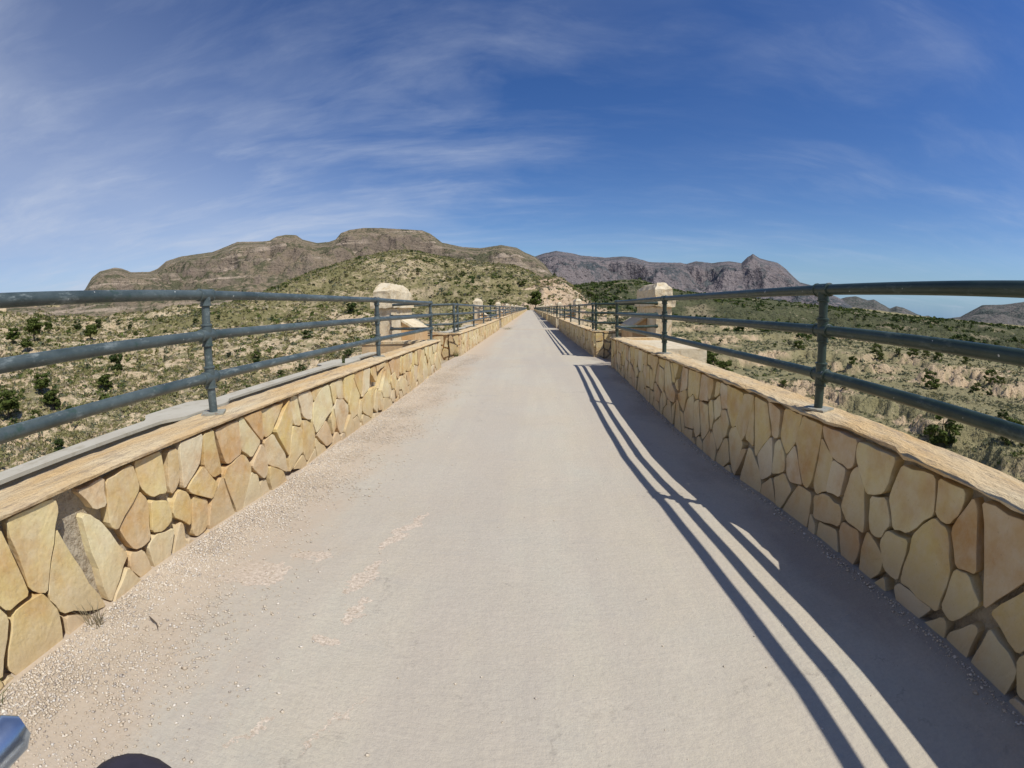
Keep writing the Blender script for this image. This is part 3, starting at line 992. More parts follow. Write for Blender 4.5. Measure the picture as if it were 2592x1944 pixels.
def coping(x0, x1, y0, y1, zt, thick, seed, step=0.055, nx=9, rag=0.02, rfun=rise):
    """irregular mortar capping between x0 and x1"""
    n = max(2, int((y1 - y0) / step))
    ys_ = np.linspace(y0, y1, n + 1)
    us = np.linspace(0, 1, nx)
    prof = []
    V = []
    for j, yy in enumerate(ys_):
        rz = float(rfun(np.array(yy)))
        a = x0 + (0.040 * float(sstep(1.36, 1.46, yy) * sstep(1.98, 1.86, yy)) if x0 > 0 else 0.0) + rag * mnoise.noise((yy * 7, seed, 0)) + 0.5 * rag * mnoise.noise((yy * 23, seed, 3))
        b_ = x1 + rag * 0.5 * mnoise.noise((yy * 5, seed, 5))
        th0 = thick * (1 + 0.7 * mnoise.noise((yy * 6, seed, 8)) + 0.4 * mnoise.noise((yy * 25, seed, 9)))
        row = [(a + 0.004, yy, zt - th0 + rz)]
        for i, u in enumerate(us):
            x = a + (b_ - a) * u
            e = min(u, 1 - u)
            z = zt + 0.006 * mnoise.noise((x * 9, yy * 9, seed)) + 0.003 * mnoise.noise((x * 30, yy * 30, seed)) - (0.012 if e < 0.01 else 0)
            row.append((x, yy, z + rz))
        row.append((b_ - 0.004, yy, zt - thick + rz))
        V += row
    m = nx + 2
    F = []
    for j in range(n):
        for i in range(m - 1):
            F.append((j * m + i, j * m + i + 1, (j + 1) * m + i + 1, (j + 1) * m + i))
        F.append((j * m + m - 1, j * m, (j + 1) * m, (j + 1) * m + m - 1))
    F.append(tuple(range(m))); F.append(tuple(n * m + i for i in range(m))[::-1])
    mb_ = MB(); mb_.add(V, F)
    return mb_.mesh('coping')


ORD = ['nearest', 'second', 'third', 'fourth', 'fifth', 'sixth', 'seventh', 'eighth', 'ninth', 'tenth', 'eleventh', 'twelfth', 'thirteenth', 'last']


def build_parapet(side, k, R, detail):
    y0, y1 = SEG[k]
    s = -1 if side == 'L' else 1
    xin = XL_IN if s < 0 else XR_IN
    xout = XL_OUT if s < 0 else XR_OUT
    face = xin + s * (0.012 if s < 0 else 0.026)           # stone front plane lies 12 mm behind the coping edge
    back = face + s * 0.060          # mortar behind the stones
    t = empty('parapet_wall', (0, 0, 0))
    mb_ = MB()
    nseg = max(4, int((y1 - y0) / 1.2))
    for j in range(nseg):
        a = y0 + (y1 - y0) * j / nseg; b_ = y0 + (y1 - y0) * (j + 1) / nseg
        rz = float(rise(np.array((a + b_) / 2)))
        mb_.box(min(back, xout - s * 0.015), max(back, xout - s * 0.015), a + (0.02 if j == 0 else 0), b_ - (0.02 if j == nseg - 1 else 0), -0.24 + rz, 0.529 - 0.03 + rz)
    link('wall_core', mb_.mesh('wall_core'), M_mortar, t)
    link('coping', coping(min(xin, xout), max(xin, xout), y0 - 0.02, y1 + 0.02, 0.529 if s < 0 else 0.537, 0.024, k * 3.7 + s, step=0.055 if detail < 2 else (0.3 if detail == 2 else 1.2), nx=9 if detail < 2 else 4), M_cope, t)

    def fr(u, v, w_):
        # u along y, v up, w towards the path
        return (back - s * w_, u, v + float(rise(np.array(u))))
    if detail == 0:
        # the stretch behind the camera is not in the picture: joined, coarser
        clad(t, fr, y0, -0.75, -0.2, 0.495, R, stuff=True)
        clad(t, fr, -0.75, y1, -0.2, 0.495, R, du=0.165, dv=0.225, gap=0.0060)
    elif detail == 1:
        clad(t, fr, y0, y1, -0.2, 0.495, R, du=0.195, dv=0.25, gap=0.0068)
    else:
        clad(t, fr, y0, y1, -0.2, 0.495, R, du=0.34, dv=0.30, stuff=True)
    # end faces
    if detail < 2:
        for (yy, sg) in ((y0, -1), (y1, 1)):
            if yy < -3: continue
            lo, hi = min(face, xout), max(face, xout)

            def fe(u, v, w_, yy=yy, sg=sg):
                return (u, yy - sg * 0.03 + sg * w_, v + float(rise(np.array(yy))))
            clad(t, fe, lo + 0.005 if s < 0 else lo + 0.045, hi - 0.005 if s > 0 else hi - 0.045, -0.2, 0.495, R, du=0.15, dv=0.2)
    return t


walls = {}
for side in ('L', 'R'):
    R = random.Random(5 if side == 'L' else 11)
    sd_ = 'left' if side == 'L' else 'right'
    sun_ = 'sunlit' if side == 'L' else 'shaded'
    for k in range(0, 14):
        if k <= 2:
            t = build_parapet(side, k, R, k)
        else:
            if k == 3:
                t = build_parapet(side, k, R, 3)
                walls[side] = t
            else:
                t = copy_tree(walls[side])
                t.location = (0, PER * (k - 3), 0.0046 * PER * (k - 3))
        if k == 0:
            lab = f'{sun_} crazy-paved stone parapet nearest the camera on the {sd_} of the path'
        elif k < 3:
            lab = f'{ORD[k]} {sun_} stone parapet section from the camera on the {sd_}, past recess number {k}'
        else:
            lab = f'{ORD[k]} {sun_} stone parapet section from the camera, far along the {sd_} edge'
        tag(t, lab, 'parapet', 'stone parapet sections along the bridge')

# ------------------------------------------------------------------ railings
RAILX = {'L': -1.762, 'R': 1.492}
RZ = {'L': (0.733, 0.966, 1.187), 'R': (0.719, 0.945, 1.151)}
MESH = {}


def post_meshes(side):
    if side in MESH: return MESH[side]
    zs = RZ[side]
    b0 = 0.529 if side == 'L' else 0.537
    m = MB(); m.tube([(0, 0, b0), (0, 0, zs[2] - 0.01)], 0.0245, 14)
    post = m.mesh('post', True)
    fits = []
    for i, z in enumerate(zs):
        m = MB()
        if i < 2:
            m.tube([(0, 0, z - 0.062), (0, 0, z - 0.060), (0, 0, z - 0.052), (0, 0, z - 0.051), (0, 0, z + 0.051), (0, 0, z + 0.052), (0, 0, z + 0.060), (0, 0, z + 0.062)],
                   [0.031, 0.0345, 0.0345, 0.0305, 0.0305, 0.0345, 0.0345, 0.031], 14)
        else:
            m.tube([(0, 0, z - 0.062), (0, 0, z - 0.060), (0, 0, z - 0.052), (0, 0, z - 0.051), (0, 0, z + 0.012)], [0.031, 0.0345, 0.0345, 0.0305, 0.0305], 14)
        m.tube([(0, -0.062, z), (0, -0.060, z), (0, -0.052, z), (0, -0.051, z), (0, 0.051, z), (0, 0.052, z), (0, 0.060, z), (0, 0.062, z)],
               [0.032, 0.0352, 0.0352, 0.0318, 0.0318, 0.0352, 0.0352, 0.032], 16)
        fits.append(m.mesh('fitting', True))
    m = MB()
    c, s_ = math.cos(0.5), math.sin(0.5)
    h = 0.066
    z0, z1 = b0 + 0.001, b0 + 0.011
    pts = [(c * a - s_ * b_, s_ * a + c * b_) for a, b_ in ((-h, -h), (h, -h), (h, h), (-h, h))]
    m.add([(x, y, z0) for x, y in pts] + [(x, y, z1) for x, y in pts], [(0, 3, 2, 1), (4, 5, 6, 7), (0, 1, 5, 4), (1, 2, 6, 5), (2, 3, 7, 6), (3, 0, 4, 7)])
    plate = m.mesh('base_plate')
    MESH[side] = (post, fits, plate)
    return MESH[side]


def rail_mesh(p0, p1, r=0.0268, sag=0.0, bend=False, seg=16):
    m = MB()
    n = 8
    pts = []
    for i in range(n + 1):
        t_ = i / n
        pts.append((p0[0] + (p1[0] - p0[0]) * t_, p0[1] + (p1[1] - p0[1]) * t_, p0[2] + (p1[2] - p0[2]) * t_ - sag * math.sin(math.pi * t_)))
    m.tube(pts, r, seg)
    return m.mesh('rail', True)


RAILCACHE = {}


def build_railing(side, k, detail):
    y0, y1 = SEG[k]
    xr = RAILX[side]
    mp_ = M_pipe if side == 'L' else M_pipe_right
    s = -1 if side == 'L' else 1
    zs = RZ[side]
    t = empty('railing', (0, 0, 0))
    post, fits, plate = post_meshes(side)
    if k == 0:
        py = [-4.1, -0.95, 2.19, 5.31, 8.34] if side == 'R' else [-4.1, -0.9, 2.22, 5.36, 8.38]
        if side == 'R': py[2] = 2.16; py[3] = 5.25; py[4] = 8.28
    else:
        py = [y0 + 0.10, y0 + 0.66, y0 + 3.95, y0 + 7.1, y0 + 10.35, y1 - 0.18]
    for y in py:
        rz = float(rise(np.array(y)))
        po = link('post', post, mp_, t, (xr, y, rz))
        if detail <= 1:
            for f in fits: link('fitting', f, mp_, po)
            link('base_plate', plate, M_plate, po)
        else:
            pass
    for i, z in enumerate(zs):
        for a, b_ in zip(py[:-1], py[1:]):
            if detail <= 1:
                L_ = b_ - a
                za, zb_ = z + float(rise(np.array(a))), z + float(rise(np.array(b_)))
                link('rail', rail_mesh((0, 0, 0), (0, L_, zb_ - za), sag=0.004), mp_, t, (xr, a, za))
        if detail > 1:
            a, b_ = py[0], py[-1]
            za, zb_ = z + float(rise(np.array(a))), z + float(rise(np.array(b_)))
            link('rail', rail_mesh((0, 0, 0), (0, b_ - a, zb_ - za), seg=8), mp_, t, (xr, a, za))
        # returns that run outwards to the piers at either end
        xo = 2.36 if s > 0 else -2.66
        for yy, on in ((py[0], k > 0), (py[-1], True)):
            if not on: continue
            rz = float(rise(np.array(yy)))
            yend = yy + (0.42 if yy == py[-1] else -0.30)
            m = MB()
            m.tube([(xr, yy, z + rz), (xr + s * 0.05, yy, z + rz), (xo, yy + (0.55 if yy == py[-1] else -0.35), z + rz)], 0.0262, 14)
            # flange against the pier
            m.tube([(xo - s * 0.04, yy + (0.53 if yy == py[-1] else -0.335), z + rz), (xo, yy + (0.55 if yy == py[-1] else -0.35), z + rz)], 0.036, 14)
            link('return_rail', m.mesh('return_rail', True), mp_, t)
    return t


rl = {}
for side in ('L', 'R'):
    sd_ = 'left' if side == 'L' else 'right'
    for k in range(0, 14):
        if k <= 2:
            t = build_railing(side, k, k)
        elif k == 3:
            t = build_railing(side, k, 3); rl[side] = t
        else:
            t = copy_tree(rl[side])
            t.location = (0, PER * (k - 3), 0.0046 * PER * (k - 3))
        if k == 0:
            lab = f'weathered dark green pipe railing standing on the nearest {sd_} parapet'
        elif k < 3:
            lab = f'green pipe railing on the {ORD[k]} {sd_} parapet section, past recess number {k}'
        else:
            lab = f'small distant pipe railing on the {ORD[k]} {sd_} parapet section'
        tag(t, lab, 'railing', 'pipe railings along the bridge parapets')

# ------------------------------------------------------------------ recesses: low walls and piers
def prism(m, pts_xy, z0, z1):
    n = len(pts_xy)
    m.add([(x, y, z0) for x, y in pts_xy] + [(x, y, z1) for x, y in pts_xy],
          [tuple(range(n))[::-1], tuple(n + i for i in range(n))] + [(i, (i + 1) % n, n + (i + 1) % n, n + i) for i in range(n)])


def rough_mesh(me, amp, scale, cuts=2):
    bm = bmesh.new(); bm.from_mesh(me)
    bmesh.ops.subdivide_edges(bm, edges=bm.edges, cuts=cuts, use_grid_fill=True)
    bmesh.ops.triangulate(bm, faces=[f for f in bm.faces if len(f.verts) > 4])
    for v in bm.verts:
        n = mnoise.noise_vector(v.co * scale)
        v.co += n * amp
    bm.to_mesh(me); bm.free(); me.update()
    return me


def build_pier(side, k, detail):
    a, b_ = BAY[k]
    s = -1 if side == 'L' else 1
    rz = float(rise(np.array(a)))
    xi = -2.66 if s < 0 else 2.36
    xo = -2.99 if s < 0 else 2.68
    ya, yb = a + 0.42, b_ - 0.34
    yn, yf = (ya, yb)
    dz = 0.05 if s < 0 else 0.0
    t = empty('stone_pier', (0, 0, 0))
    x0, x1 = min(xi, xo), max(xi, xo)
    bz = 0.02 if s < 0 else 0.0
    m = MB()
    m.box(x0, x1, yn, yf, -1.4 + rz, 1.085 + dz + rz)
    me_ = m.mesh('shaft')
    if detail == 0: rough_mesh(me_, 0.024, 6, 7)
    link('shaft', me_, M_pier, t)
    m = MB()
    m.box(x0 - 0.055, x1 + 0.055, yn - 0.055, yf + 0.055, 1.086 + dz + rz, 1.215 + dz + rz)
    me_ = m.mesh('cornice')
    if detail == 0: rough_mesh(me_, 0.022, 10, 9)
    link('cornice', me_, M_pier, t)
    # chamfered, hipped top block
    zb_, zm, zt = 1.216 + dz + rz, 1.42 + dz + rz, 1.545 + dz * 1.6 + rz
    xm = (x0 + x1) / 2
    w1, w2 = (x1 - x0) / 2 + 0.01, (x1 - x0) / 2 * 0.42
    m = MB()
    lvl = [(zb_, w1, 0.01), (zm, w1, 0.01), (zt - 0.02, w2 + 0.03, 0.16), (zt, w2, 0.22)]
    V = []
    for z, w_, e in lvl:
        V += [(xm - w_, yn - 0.02 + e, z), (xm + w_, yn - 0.02 + e, z), (xm + w_, yf + 0.02 - e * 1.6, z), (xm - w_, yf + 0.02 - e * 1.6, z)]
    F = [(3, 2, 1, 0), (12, 13, 14, 15)]
    for l in range(3):
        for i in range(4):
            F.append((4 * l + i, 4 * l + (i + 1) % 4, 4 * l + 4 + (i + 1) % 4, 4 * l + 4 + i))
    m.add(V, F)
    me_ = m.mesh('top_block')
    if detail == 0: rough_mesh(me_, 0.022, 8, 9)
    link('top_block', me_, M_pier, t)
    # sloping buttress slab on the path side and a low plinth
    m = MB()
    xs0 = xi - s * 0.01
    xs1 = xi - s * 0.30
    z_hi, z_lo = 0.90 + rz, 0.72 + rz
    yb0, yb1 = a + 1.15, b_ - 0.05
    m.add([(xs0, yb0, 0.2 + rz), (xs1, yb0, 0.2 + rz), (xs1, yb1, 0.2 + rz), (xs0, yb1, 0.2 + rz),
           (xs0, yb0, z_hi - 0.05), (xs1, yb0, z_lo - 0.05), (xs1, yb1, z_lo - 0.05), (xs0, yb1, z_hi - 0.05)],
          [(0, 3, 2, 1), (4, 5, 6, 7), (0, 1, 5, 4), (1, 2, 6, 5), (2, 3, 7, 6), (3, 0, 4, 7)])
    link('buttress', m.mesh('buttress'), M_pier_or, t)
    m = MB()
    xs2 = xi - s * 0.33
    m.add([(xs0, yb0 - 0.03, z_hi - 0.049), (xs2, yb0 - 0.03, z_lo - 0.068), (xs2, yb1 + 0.03, z_lo - 0.068), (xs0, yb1 + 0.03, z_hi - 0.049),
           (xs0, yb0 - 0.03, z_hi), (xs2, yb0 - 0.03, z_lo - 0.02), (xs2, yb1 + 0.03, z_lo - 0.02), (xs0, yb1 + 0.03, z_hi)],
          [(0, 3, 2, 1), (4, 5, 6, 7), (0, 1, 5, 4), (1, 2, 6, 5), (2, 3, 7, 6), (3, 0, 4, 7)])
    link('sloping_slab', m.mesh('sloping_slab'), M_pier, t)
    return t


def build_recess(side, k, R, detail):
    a, b_ = BAY[k]
    s = -1 if side == 'L' else 1
    rz = float(rise(np.array(a)))
    xin = XL_IN if s < 0 else XR_IN
    xout = XL_OUT if s < 0 else XR_OUT
    xi = -2.66 if s < 0 else 2.36
    xe = -3.0 if s < 0 else 2.69
    t = empty('recess_wall', (0, 0, 0))
    # outer wall between the returns, beside and under the pier
    # near return wall and far return wall
    for (y0, y1, nm, facing) in ((a - 0.33, a - 0.02, 'near', 1), (b_ + 0.02, b_ + 0.33, 'far', -1)):
        x0, x1 = sorted((xout + s * 0.004, xe))
        m = MB()
        m.box(x0, x1, y0 + (0.04 if facing == -1 else 0), y1 - (0.04 if facing == 1 else 0), -0.3 + rz, 0.49 + rz)
        link('return_wall', m.mesh('return_wall'), M_pier_or if s < 0 else M_mortar, t)
        # coping that climbs outwards
        m = MB()
        xa, xb = xout + s * 0.003, xe + s * 0.03
        za, zb_ = 0.531 + rz, (0.60 if facing == -1 else 0.535) + rz
        m.add([(xa, y0 - 0.015, za - 0.04), (xb, y0 - 0.015, zb_ - 0.045), (xb, y1 + 0.015, zb_ - 0.045), (xa, y1 + 0.015, za - 0.04),
               (xa, y0 - 0.015, za), (xb, y0 - 0.015, zb_), (xb, y1 + 0.015, zb_), (xa, y1 + 0.015, za)],
              [(0, 3, 2, 1), (4, 5, 6, 7), (0, 1, 5, 4), (1, 2, 6, 5), (2, 3, 7, 6), (3, 0, 4, 7)])
        link('return_coping', m.mesh('return_coping'), M_cope, t)
        if detail == 0:
            yf = y0 + 0.04 if facing == -1 else y1 - 0.04

            def fe(u, v, w_, yf=yf, facing=facing):
                return (u, yf + facing * w_, v + rz)
            x0c, x1c = sorted((xout, xi))
            clad(t, fe, x0c, x1c, -0.2, 0.475, R, du=0.15, dv=0.2)
    # plain smooth plinth block outside the near parapet
    m = MB()
    if s > 0:
      xa, xb = sorted((xout + s * 0.02, xi + 0.05))
      m.box(xa, xb, a - 2.2, a - 0.345, -0.5 + rz, 0.505 + rz)
      link('plinth', m.mesh('plinth'), M_pier, t)
    m = MB()
    m.box(*sorted((xi - s * 0.02, xe)), a - 0.01, b_ + 0.01, -0.3 + rz, 0.46 + rz)
    link('outer_wall', m.mesh('outer_wall'), M_pier_or, t)
    return t


keep = {}
for side in ('L', 'R'):
    sd_ = 'left' if side == 'L' else 'right'
    R = random.Random(21 if side == 'L' else 22)
    for k in range(13):
        if k < 2:
            t = build_pier(side, k, 0); t2 = build_recess(side, k, R, k)
        elif k == 2:
            t = build_pier(side, k, 1); t2 = build_recess(side, k, R, 1); keep[side] = (t, t2)
        else:
            t = copy_tree(keep[side][0]); t2 = copy_tree(keep[side][1])
            for q in (t, t2): q.location = (0, PER * (k - 2), 0.0046 * PER * (k - 2))
        o_ = ORD[k]
        if k < 2:
            tag(t, f'{o_} chamfered sandstone pier rising above the railing on the {sd_} side', 'pier', 'stone piers at the bridge recesses')
            tag(t2, f'low walls of the {o_} recess around the {sd_} stone pier', 'low wall', 'recess walls along the bridge')
        else:
            tag(t, f'{o_} stone pier from the camera, tiny pale cap over the {sd_} railing', 'pier', 'stone piers at the bridge recesses')
            tag(t2, f'low walls of the {o_} recess from the camera on the {sd_} edge', 'low wall', 'recess walls along the bridge')

# the bridge's old outer parapet on the left: a wall under a thin overhanging slab that swells over the pedestals
def old_parapet(y0, y1, n, tabs, rz, label):
    t = empty('old_parapet')
    zt = 0.363 + rz
    V = []
    for j in range(n + 1):
        y = y0 + (y1 - y0) * j / n
        d = max([float(sstep(0.50, 0.26, abs(y - c))) for c in tabs] + [0.0])
        xi_, xo_ = -2.665 + 0.11 * d, -2.850 - 0.18 * d
        V += [(xi_, y, zt - 0.022), (xi_, y, zt), (xo_, y, zt - 0.002), (xo_, y, zt - 0.022)]
    F = []
    for j in range(n):
        for i_ in range(4):
            F.append((j * 4 + i_, j * 4 + (i_ + 1) % 4, (j + 1) * 4 + (i_ + 1) % 4, (j + 1) * 4 + i_))
    F.append((0, 1, 2, 3)); F.append(tuple(n * 4 + i_ for i_ in (3, 2, 1, 0)))
    m = MB(); m.add(V, F)
    link('coping_slab', m.mesh('coping_slab'), M_ledge, t)
    m = MB(); m.box(-2.82, -2.72, y0, y1, -0.16 + rz, zt - 0.023)
    link('old_wall', m.mesh('old_wall'), M_ledge, t)
    for c in tabs:
        if not (y0 < c < y1): continue
        m = MB()
        ring = [(-2.79 + 0.19 * math.cos(a_), c + 0.19 * math.sin(a_)) for a_ in np.linspace(0, 2 * math.pi, 9)[:-1] + math.pi / 8]
        prism(m, ring, -0.16 + rz, zt - 0.024)
        link('pedestal', m.mesh('pedestal'), M_ledge, t)
    tag(t, label, 'parapet', 'old parapet stretches outside the left wall')


old_parapet(-5.4, 8.85, 300, [-3.7, -0.3, 3.15, 6.6], 0.0, 'pale grey concrete ledge with scalloped widenings outside the nearest left parapet')
for k in range(1, 13):
    y0 = 8.5 + PER * (k - 1) + 2.1; y1 = 8.5 + PER * k + 0.4
    old_parapet(y0, y1, 60 if k < 3 else 14, [y0 + 1.7 + 3.15 * q for q in range(4)], float(rise(np.array((y0 + y1) / 2))),
                f'pale old ledge outside the {ORD[k]} left parapet section from the camera')

# ------------------------------------------------------------------ vegetation
def mat_leaf(name, c1, c2, c3):
    m, t, b = newmat(name)
    g = t.nodes.new('ShaderNodeNewGeometry')
    oi = t.nodes.new('ShaderNodeObjectInfo')
    r = math_(t, 'FRACT', math_(t, 'ADD', g.outputs['Random Per Island'], math_(t, 'MULTIPLY', oi.outputs['Random'], 3.7)))
    c = ramp(t, [(0.0, c1), (0.5, c2), (1.0, c3)], r).outputs[0]
    t.links.new(c, b.inputs['Base Color'])
    b.inputs['Specular IOR Level'].default_value = 0.12
    tr = t.nodes.new('ShaderNodeBsdfTranslucent')
    t.links.new(c, tr.inputs[0])
    mx = t.nodes.new('ShaderNodeMixShader'); mx.inputs[0].default_value = 0.22
    outn = t.nodes['Material Output']
    t.links.new(b.outputs[0], mx.inputs[1]); t.links.new(tr.outputs[0], mx.inputs[2])
    t.links.new(mx.outputs[0], outn.inputs[0])
    return m


L_olive = mat_leaf('olive_scrub_leaf', (0.185, 0.175, 0.065), (0.26, 0.235, 0.095), (0.34, 0.30, 0.14))
L_green = mat_leaf('green_bush_leaf', (0.065, 0.090, 0.020), (0.100, 0.125, 0.028), (0.145, 0.165, 0.045))
L_pine = mat_leaf('pine_leaf', (0.035, 0.055, 0.016), (0.055, 0.080, 0.022), (0.085, 0.11, 0.03))
L_dry = mat_leaf('dry_scrub_leaf', (0.26, 0.21, 0.12), (0.33, 0.28, 0.17), (0.40, 0.34, 0.22))
L_grey = mat_leaf('grey_green_scrub_leaf', (0.10, 0.115, 0.065), (0.14, 0.15, 0.085), (0.19, 0.185, 0.11))
M_bark = mat_simple('bark', (0.10, 0.075, 0.05), (0.15, 0.11, 0.08), 4)
LEAVES = [L_olive, L_green, L_pine, L_dry, L_grey]


def tuft_template(ntri, R, flat=0.75, tri=0.34):
    """unit-size clump of leaf triangles, radius about 1, standing on z=0"""
    V = []
    for i in range(ntri):
        d = R.normal(size=3); d /= np.linalg.norm(d) + 1e-9
        d[2] = abs(d[2]) * flat
        c = d * R.uniform(0.45, 0.95); c[2] += 0.08
        a = R.normal(size=3); a /= np.linalg.norm(a)
        n = d + 0.5 * R.normal(size=3); n /= np.linalg.norm(n)
        a = np.cross(n, a); a /= np.linalg.norm(a) + 1e-9
        b_ = np.cross(n, a)
        s = tri * R.uniform(0.7, 1.3)
        V += [c + a * s, c - a * s * 0.5 + b_ * s * 0.8, c - a * s * 0.5 - b_ * s * 0.8]
    return np.array(V)


def scatter_tufts(name, pts, sizes, mats, ntri, nvar, seed, flat=0.8, tri=0.34):
    R = np.random.default_rng(seed)
    temps = [tuft_template(ntri, R, flat, tri) for _ in range(nvar)]
    n = len(pts)
    vi = R.integers(0, nvar, n)
    T = np.stack(temps)[vi]                          # n, 3*ntri, 3
    a = R.uniform(0, 2 * np.pi, n)
    c, s = np.cos(a)[:, None], np.sin(a)[:, None]
    sx = sizes * R.uniform(0.8, 1.25, n); sz = sizes * R.uniform(0.7, 1.2, n)
    x = (T[:, :, 0] * c - T[:, :, 1] * s) * sx[:, None] + pts[:, 0:1]
    y = (T[:, :, 0] * s + T[:, :, 1] * c) * sx[:, None] + pts[:, 1:2]
    z = T[:, :, 2] * sz[:, None] + pts[:, 2:3]
    V = np.stack([x, y, z], -1).reshape(-1, 3)
    F = np.arange(len(V)).reshape(-1, 3)
    mi = np.repeat(mats, ntri)
    me_ = np_mesh(name, V, F, mat_idx=mi)
    for m_ in LEAVES: me_.materials.append(m_)
    o_ = link(name, me_)
    o_['kind'] = 'stuff'
    return o_


def sample_land(n, r0, r1, az0, az1, power, seed, thr=None):
    R = np.random.default_rng(seed)
    u = R.random(n)
    r = (r0 ** power + u * (r1 ** power - r0 ** power)) ** (1 / power)
    az = np.radians(R.uniform(az0, az1, n))
    x = r * np.sin(az); y = r * np.cos(az)
    keep_ = ~((np.abs(x) < 5) & (y < 300))
    dens = fbm(x / 14 + 3, y / 14, 3) + R.normal(size=n) * 0.25 - 0.30 * sstep(4, 20, np.degrees(az))
    keep_ &= dens > -0.32
    x, y = x[keep_], y[keep_]
    z = Hall(x, y)
    return np.stack([x, y, z], -1), R


def choose_mats(P, R):
    az = np.degrees(np.arctan2(P[:, 0], P[:, 1])); r = np.hypot(P[:, 0], P[:, 1])
    right = az > 6
    u = R.random(len(P))
    patch = fbm(P[:, 0] / 40, P[:, 1] / 40 + 7, 3)
    m = np.full(len(P), 0)
    m = np.where(u < 0.20, 3, m)
    m = np.where(u > 0.80, 4, m)
    m = np.where((u > 0.66) & (u < 0.80) & (patch > 0.05), 1, m)
    m = np.where(right & (u < 0.62), 4, m)
    m = np.where(right & (u < 0.10), 3, m)
    return m


P, R = sample_land(62000, 12, 150, -80, 80, 1.45, 101)
sz = R.gamma(3.0, 0.15, len(P)) + 0.14
sz = np.clip(sz, 0.16, 1.25) * (1 - 0.35 * sstep(4, 20, np.degrees(np.arctan2(P[:, 0], P[:, 1]))))
scatter_tufts('scrub', P - [0, 0, 0.03], sz, choose_mats(P, R), 14, 10, 1, tri=0.30)
P, R = sample_land(80000, 150, 620, -80, 80, 1.3, 102)
rr_ = np.hypot(P[:, 0], P[:, 1])
sz = (R.gamma(3.0, 0.16, len(P)) + 0.3) * (1 + rr_ / 700)
sz = sz * (1 - 0.35 * sstep(4, 20, np.degrees(np.arctan2(P[:, 0], P[:, 1]))))
scatter_tufts('scrub', P - [0, 0, 0.05], np.clip(sz, 0.25, 2.4), choose_mats(P, R), 7, 10, 2, flat=0.7, tri=0.46)

# wooded belt on the right middle distance and dark clumps on the far slopes
P, R = sample_land(17000, 330, 1250, 4, 80, 1.4, 103)
d = fbm(P[:, 0] / 120 + 1, P[:, 1] / 120, 3) + 0.25 * sstep(450, 700, np.hypot(P[:, 0], P[:, 1]))
P = P[d > 0.08]
sz = R.uniform(1.6, 3.8, len(P))
scatter_tufts('woodland', P - [0, 0, 0.1], sz, np.where(R.random(len(P)) < 0.75, 2, 1), 9, 8, 3, flat=0.95, tri=0.5)


P, R = sample_land(5200, 70, 520, -74, -24, 1.5, 104)
d = fbm(P[:, 0] / 48 + 9, P[:, 1] / 48 + 3, 3)
P = P[d > 0.12]
rr_ = np.hypot(P[:, 0], P[:, 1])
scatter_tufts('thicket', P - [0, 0, 0.08], R.uniform(0.5, 1.2, len(P)) * (0.8 + rr_ / 260), np.where(R.random(len(P)) < 0.25, 2, np.where(R.random(len(P)) < 0.5, 1, 0)), 16, 8, 5, flat=0.95, tri=0.34)
P, R = sample_land(3600, 240, 560, -40, 4, 1.5, 105)
d = fbm(P[:, 0] / 60 + 2, P[:, 1] / 60 + 5, 3)
P = P[d > 0.16]
scatter_tufts('thicket', P - [0, 0, 0.08], R.uniform(0.8, 2.2, len(P)), np.where(R.random(len(P)) < 0.35, 2, 1), 12, 8, 6, flat=0.9, tri=0.40)


def tree_meshes(kind, seed):
    R = np.random.default_rng(seed)
    # unit height 1
    m = MB()
    th = {'pine': 0.34, 'bush': 0.10}[kind]
    lean = R.normal(size=2) * 0.03
    pts = [(0, 0, -0.04), (lean[0] * .5, lean[1] * .5, th * 0.5), (lean[0], lean[1], th), (lean[0] * 1.6, lean[1] * 1.6, 0.75)]
    m.tube(pts, [0.032, 0.026, 0.021, 0.006], 7)
    nl = 7 if kind == 'pine' else 5
    tips = []
    for i in range(nl):
        a = i * 2.4 + R.uniform(-.4, .4)
        z0 = R.uniform(th * 0.7, 0.6); rr = R.uniform(0.16, 0.33) * (1.15 - z0)
        tip = (lean[0] + math.cos(a) * rr, lean[1] + math.sin(a) * rr, z0 + R.uniform(0.06, 0.22))
        tips.append(tip)
        m.tube([(lean[0], lean[1], z0), ((lean[0] + tip[0]) / 2, (lean[1] + tip[1]) / 2, z0 + 0.06), tip], [0.012, 0.009, 0.004], 5)
    trunk = m.mesh('trunk')
    V = []
    cl = []
    ncl = 34 if kind == 'pine' else 26
    for i in range(ncl):
        a = R.uniform(0, 2 * np.pi)
        if kind == 'pine':
            z = R.uniform(0.36, 0.90); rad = 0.30 * math.sqrt(max(0.06, 1 - ((z - 0.56) / 0.40) ** 2)) * R.uniform(0.35, 1.0)
        else:
            z = R.uniform(0.12, 0.80); rad = 0.42 * math.sqrt(max(0.08, 1 - ((z - 0.32) / 0.6) ** 2)) * R.uniform(0.3, 1.0)
        cl.append((math.cos(a) * rad + lean[0], math.sin(a) * rad + lean[1], z, R.uniform(0.09, 0.16)))
    for (x, y, z, s) in cl:
        for j in range(44 if kind == 'pine' else 40):
            dd = R.normal(size=3); dd /= np.linalg.norm(dd)
            c = np.array([x, y, z]) + dd * s * R.uniform(0.4, 1.0) * np.array([1, 1, 0.75])
            n = dd + 0.6 * R.normal(size=3); n /= np.linalg.norm(n)
            a1 = np.cross(n, R.normal(size=3)); a1 /= np.linalg.norm(a1) + 1e-9
            b1 = np.cross(n, a1)
            q = R.uniform(0.026, 0.050)
            V += [c + a1 * q * 1.5, c - a1 * q * .7 + b1 * q, c - a1 * q * .7 - b1 * q]
    V = np.array(V)
    crown = np_mesh('crown', V, np.arange(len(V)).reshape(-1, 3))
    return trunk, crown


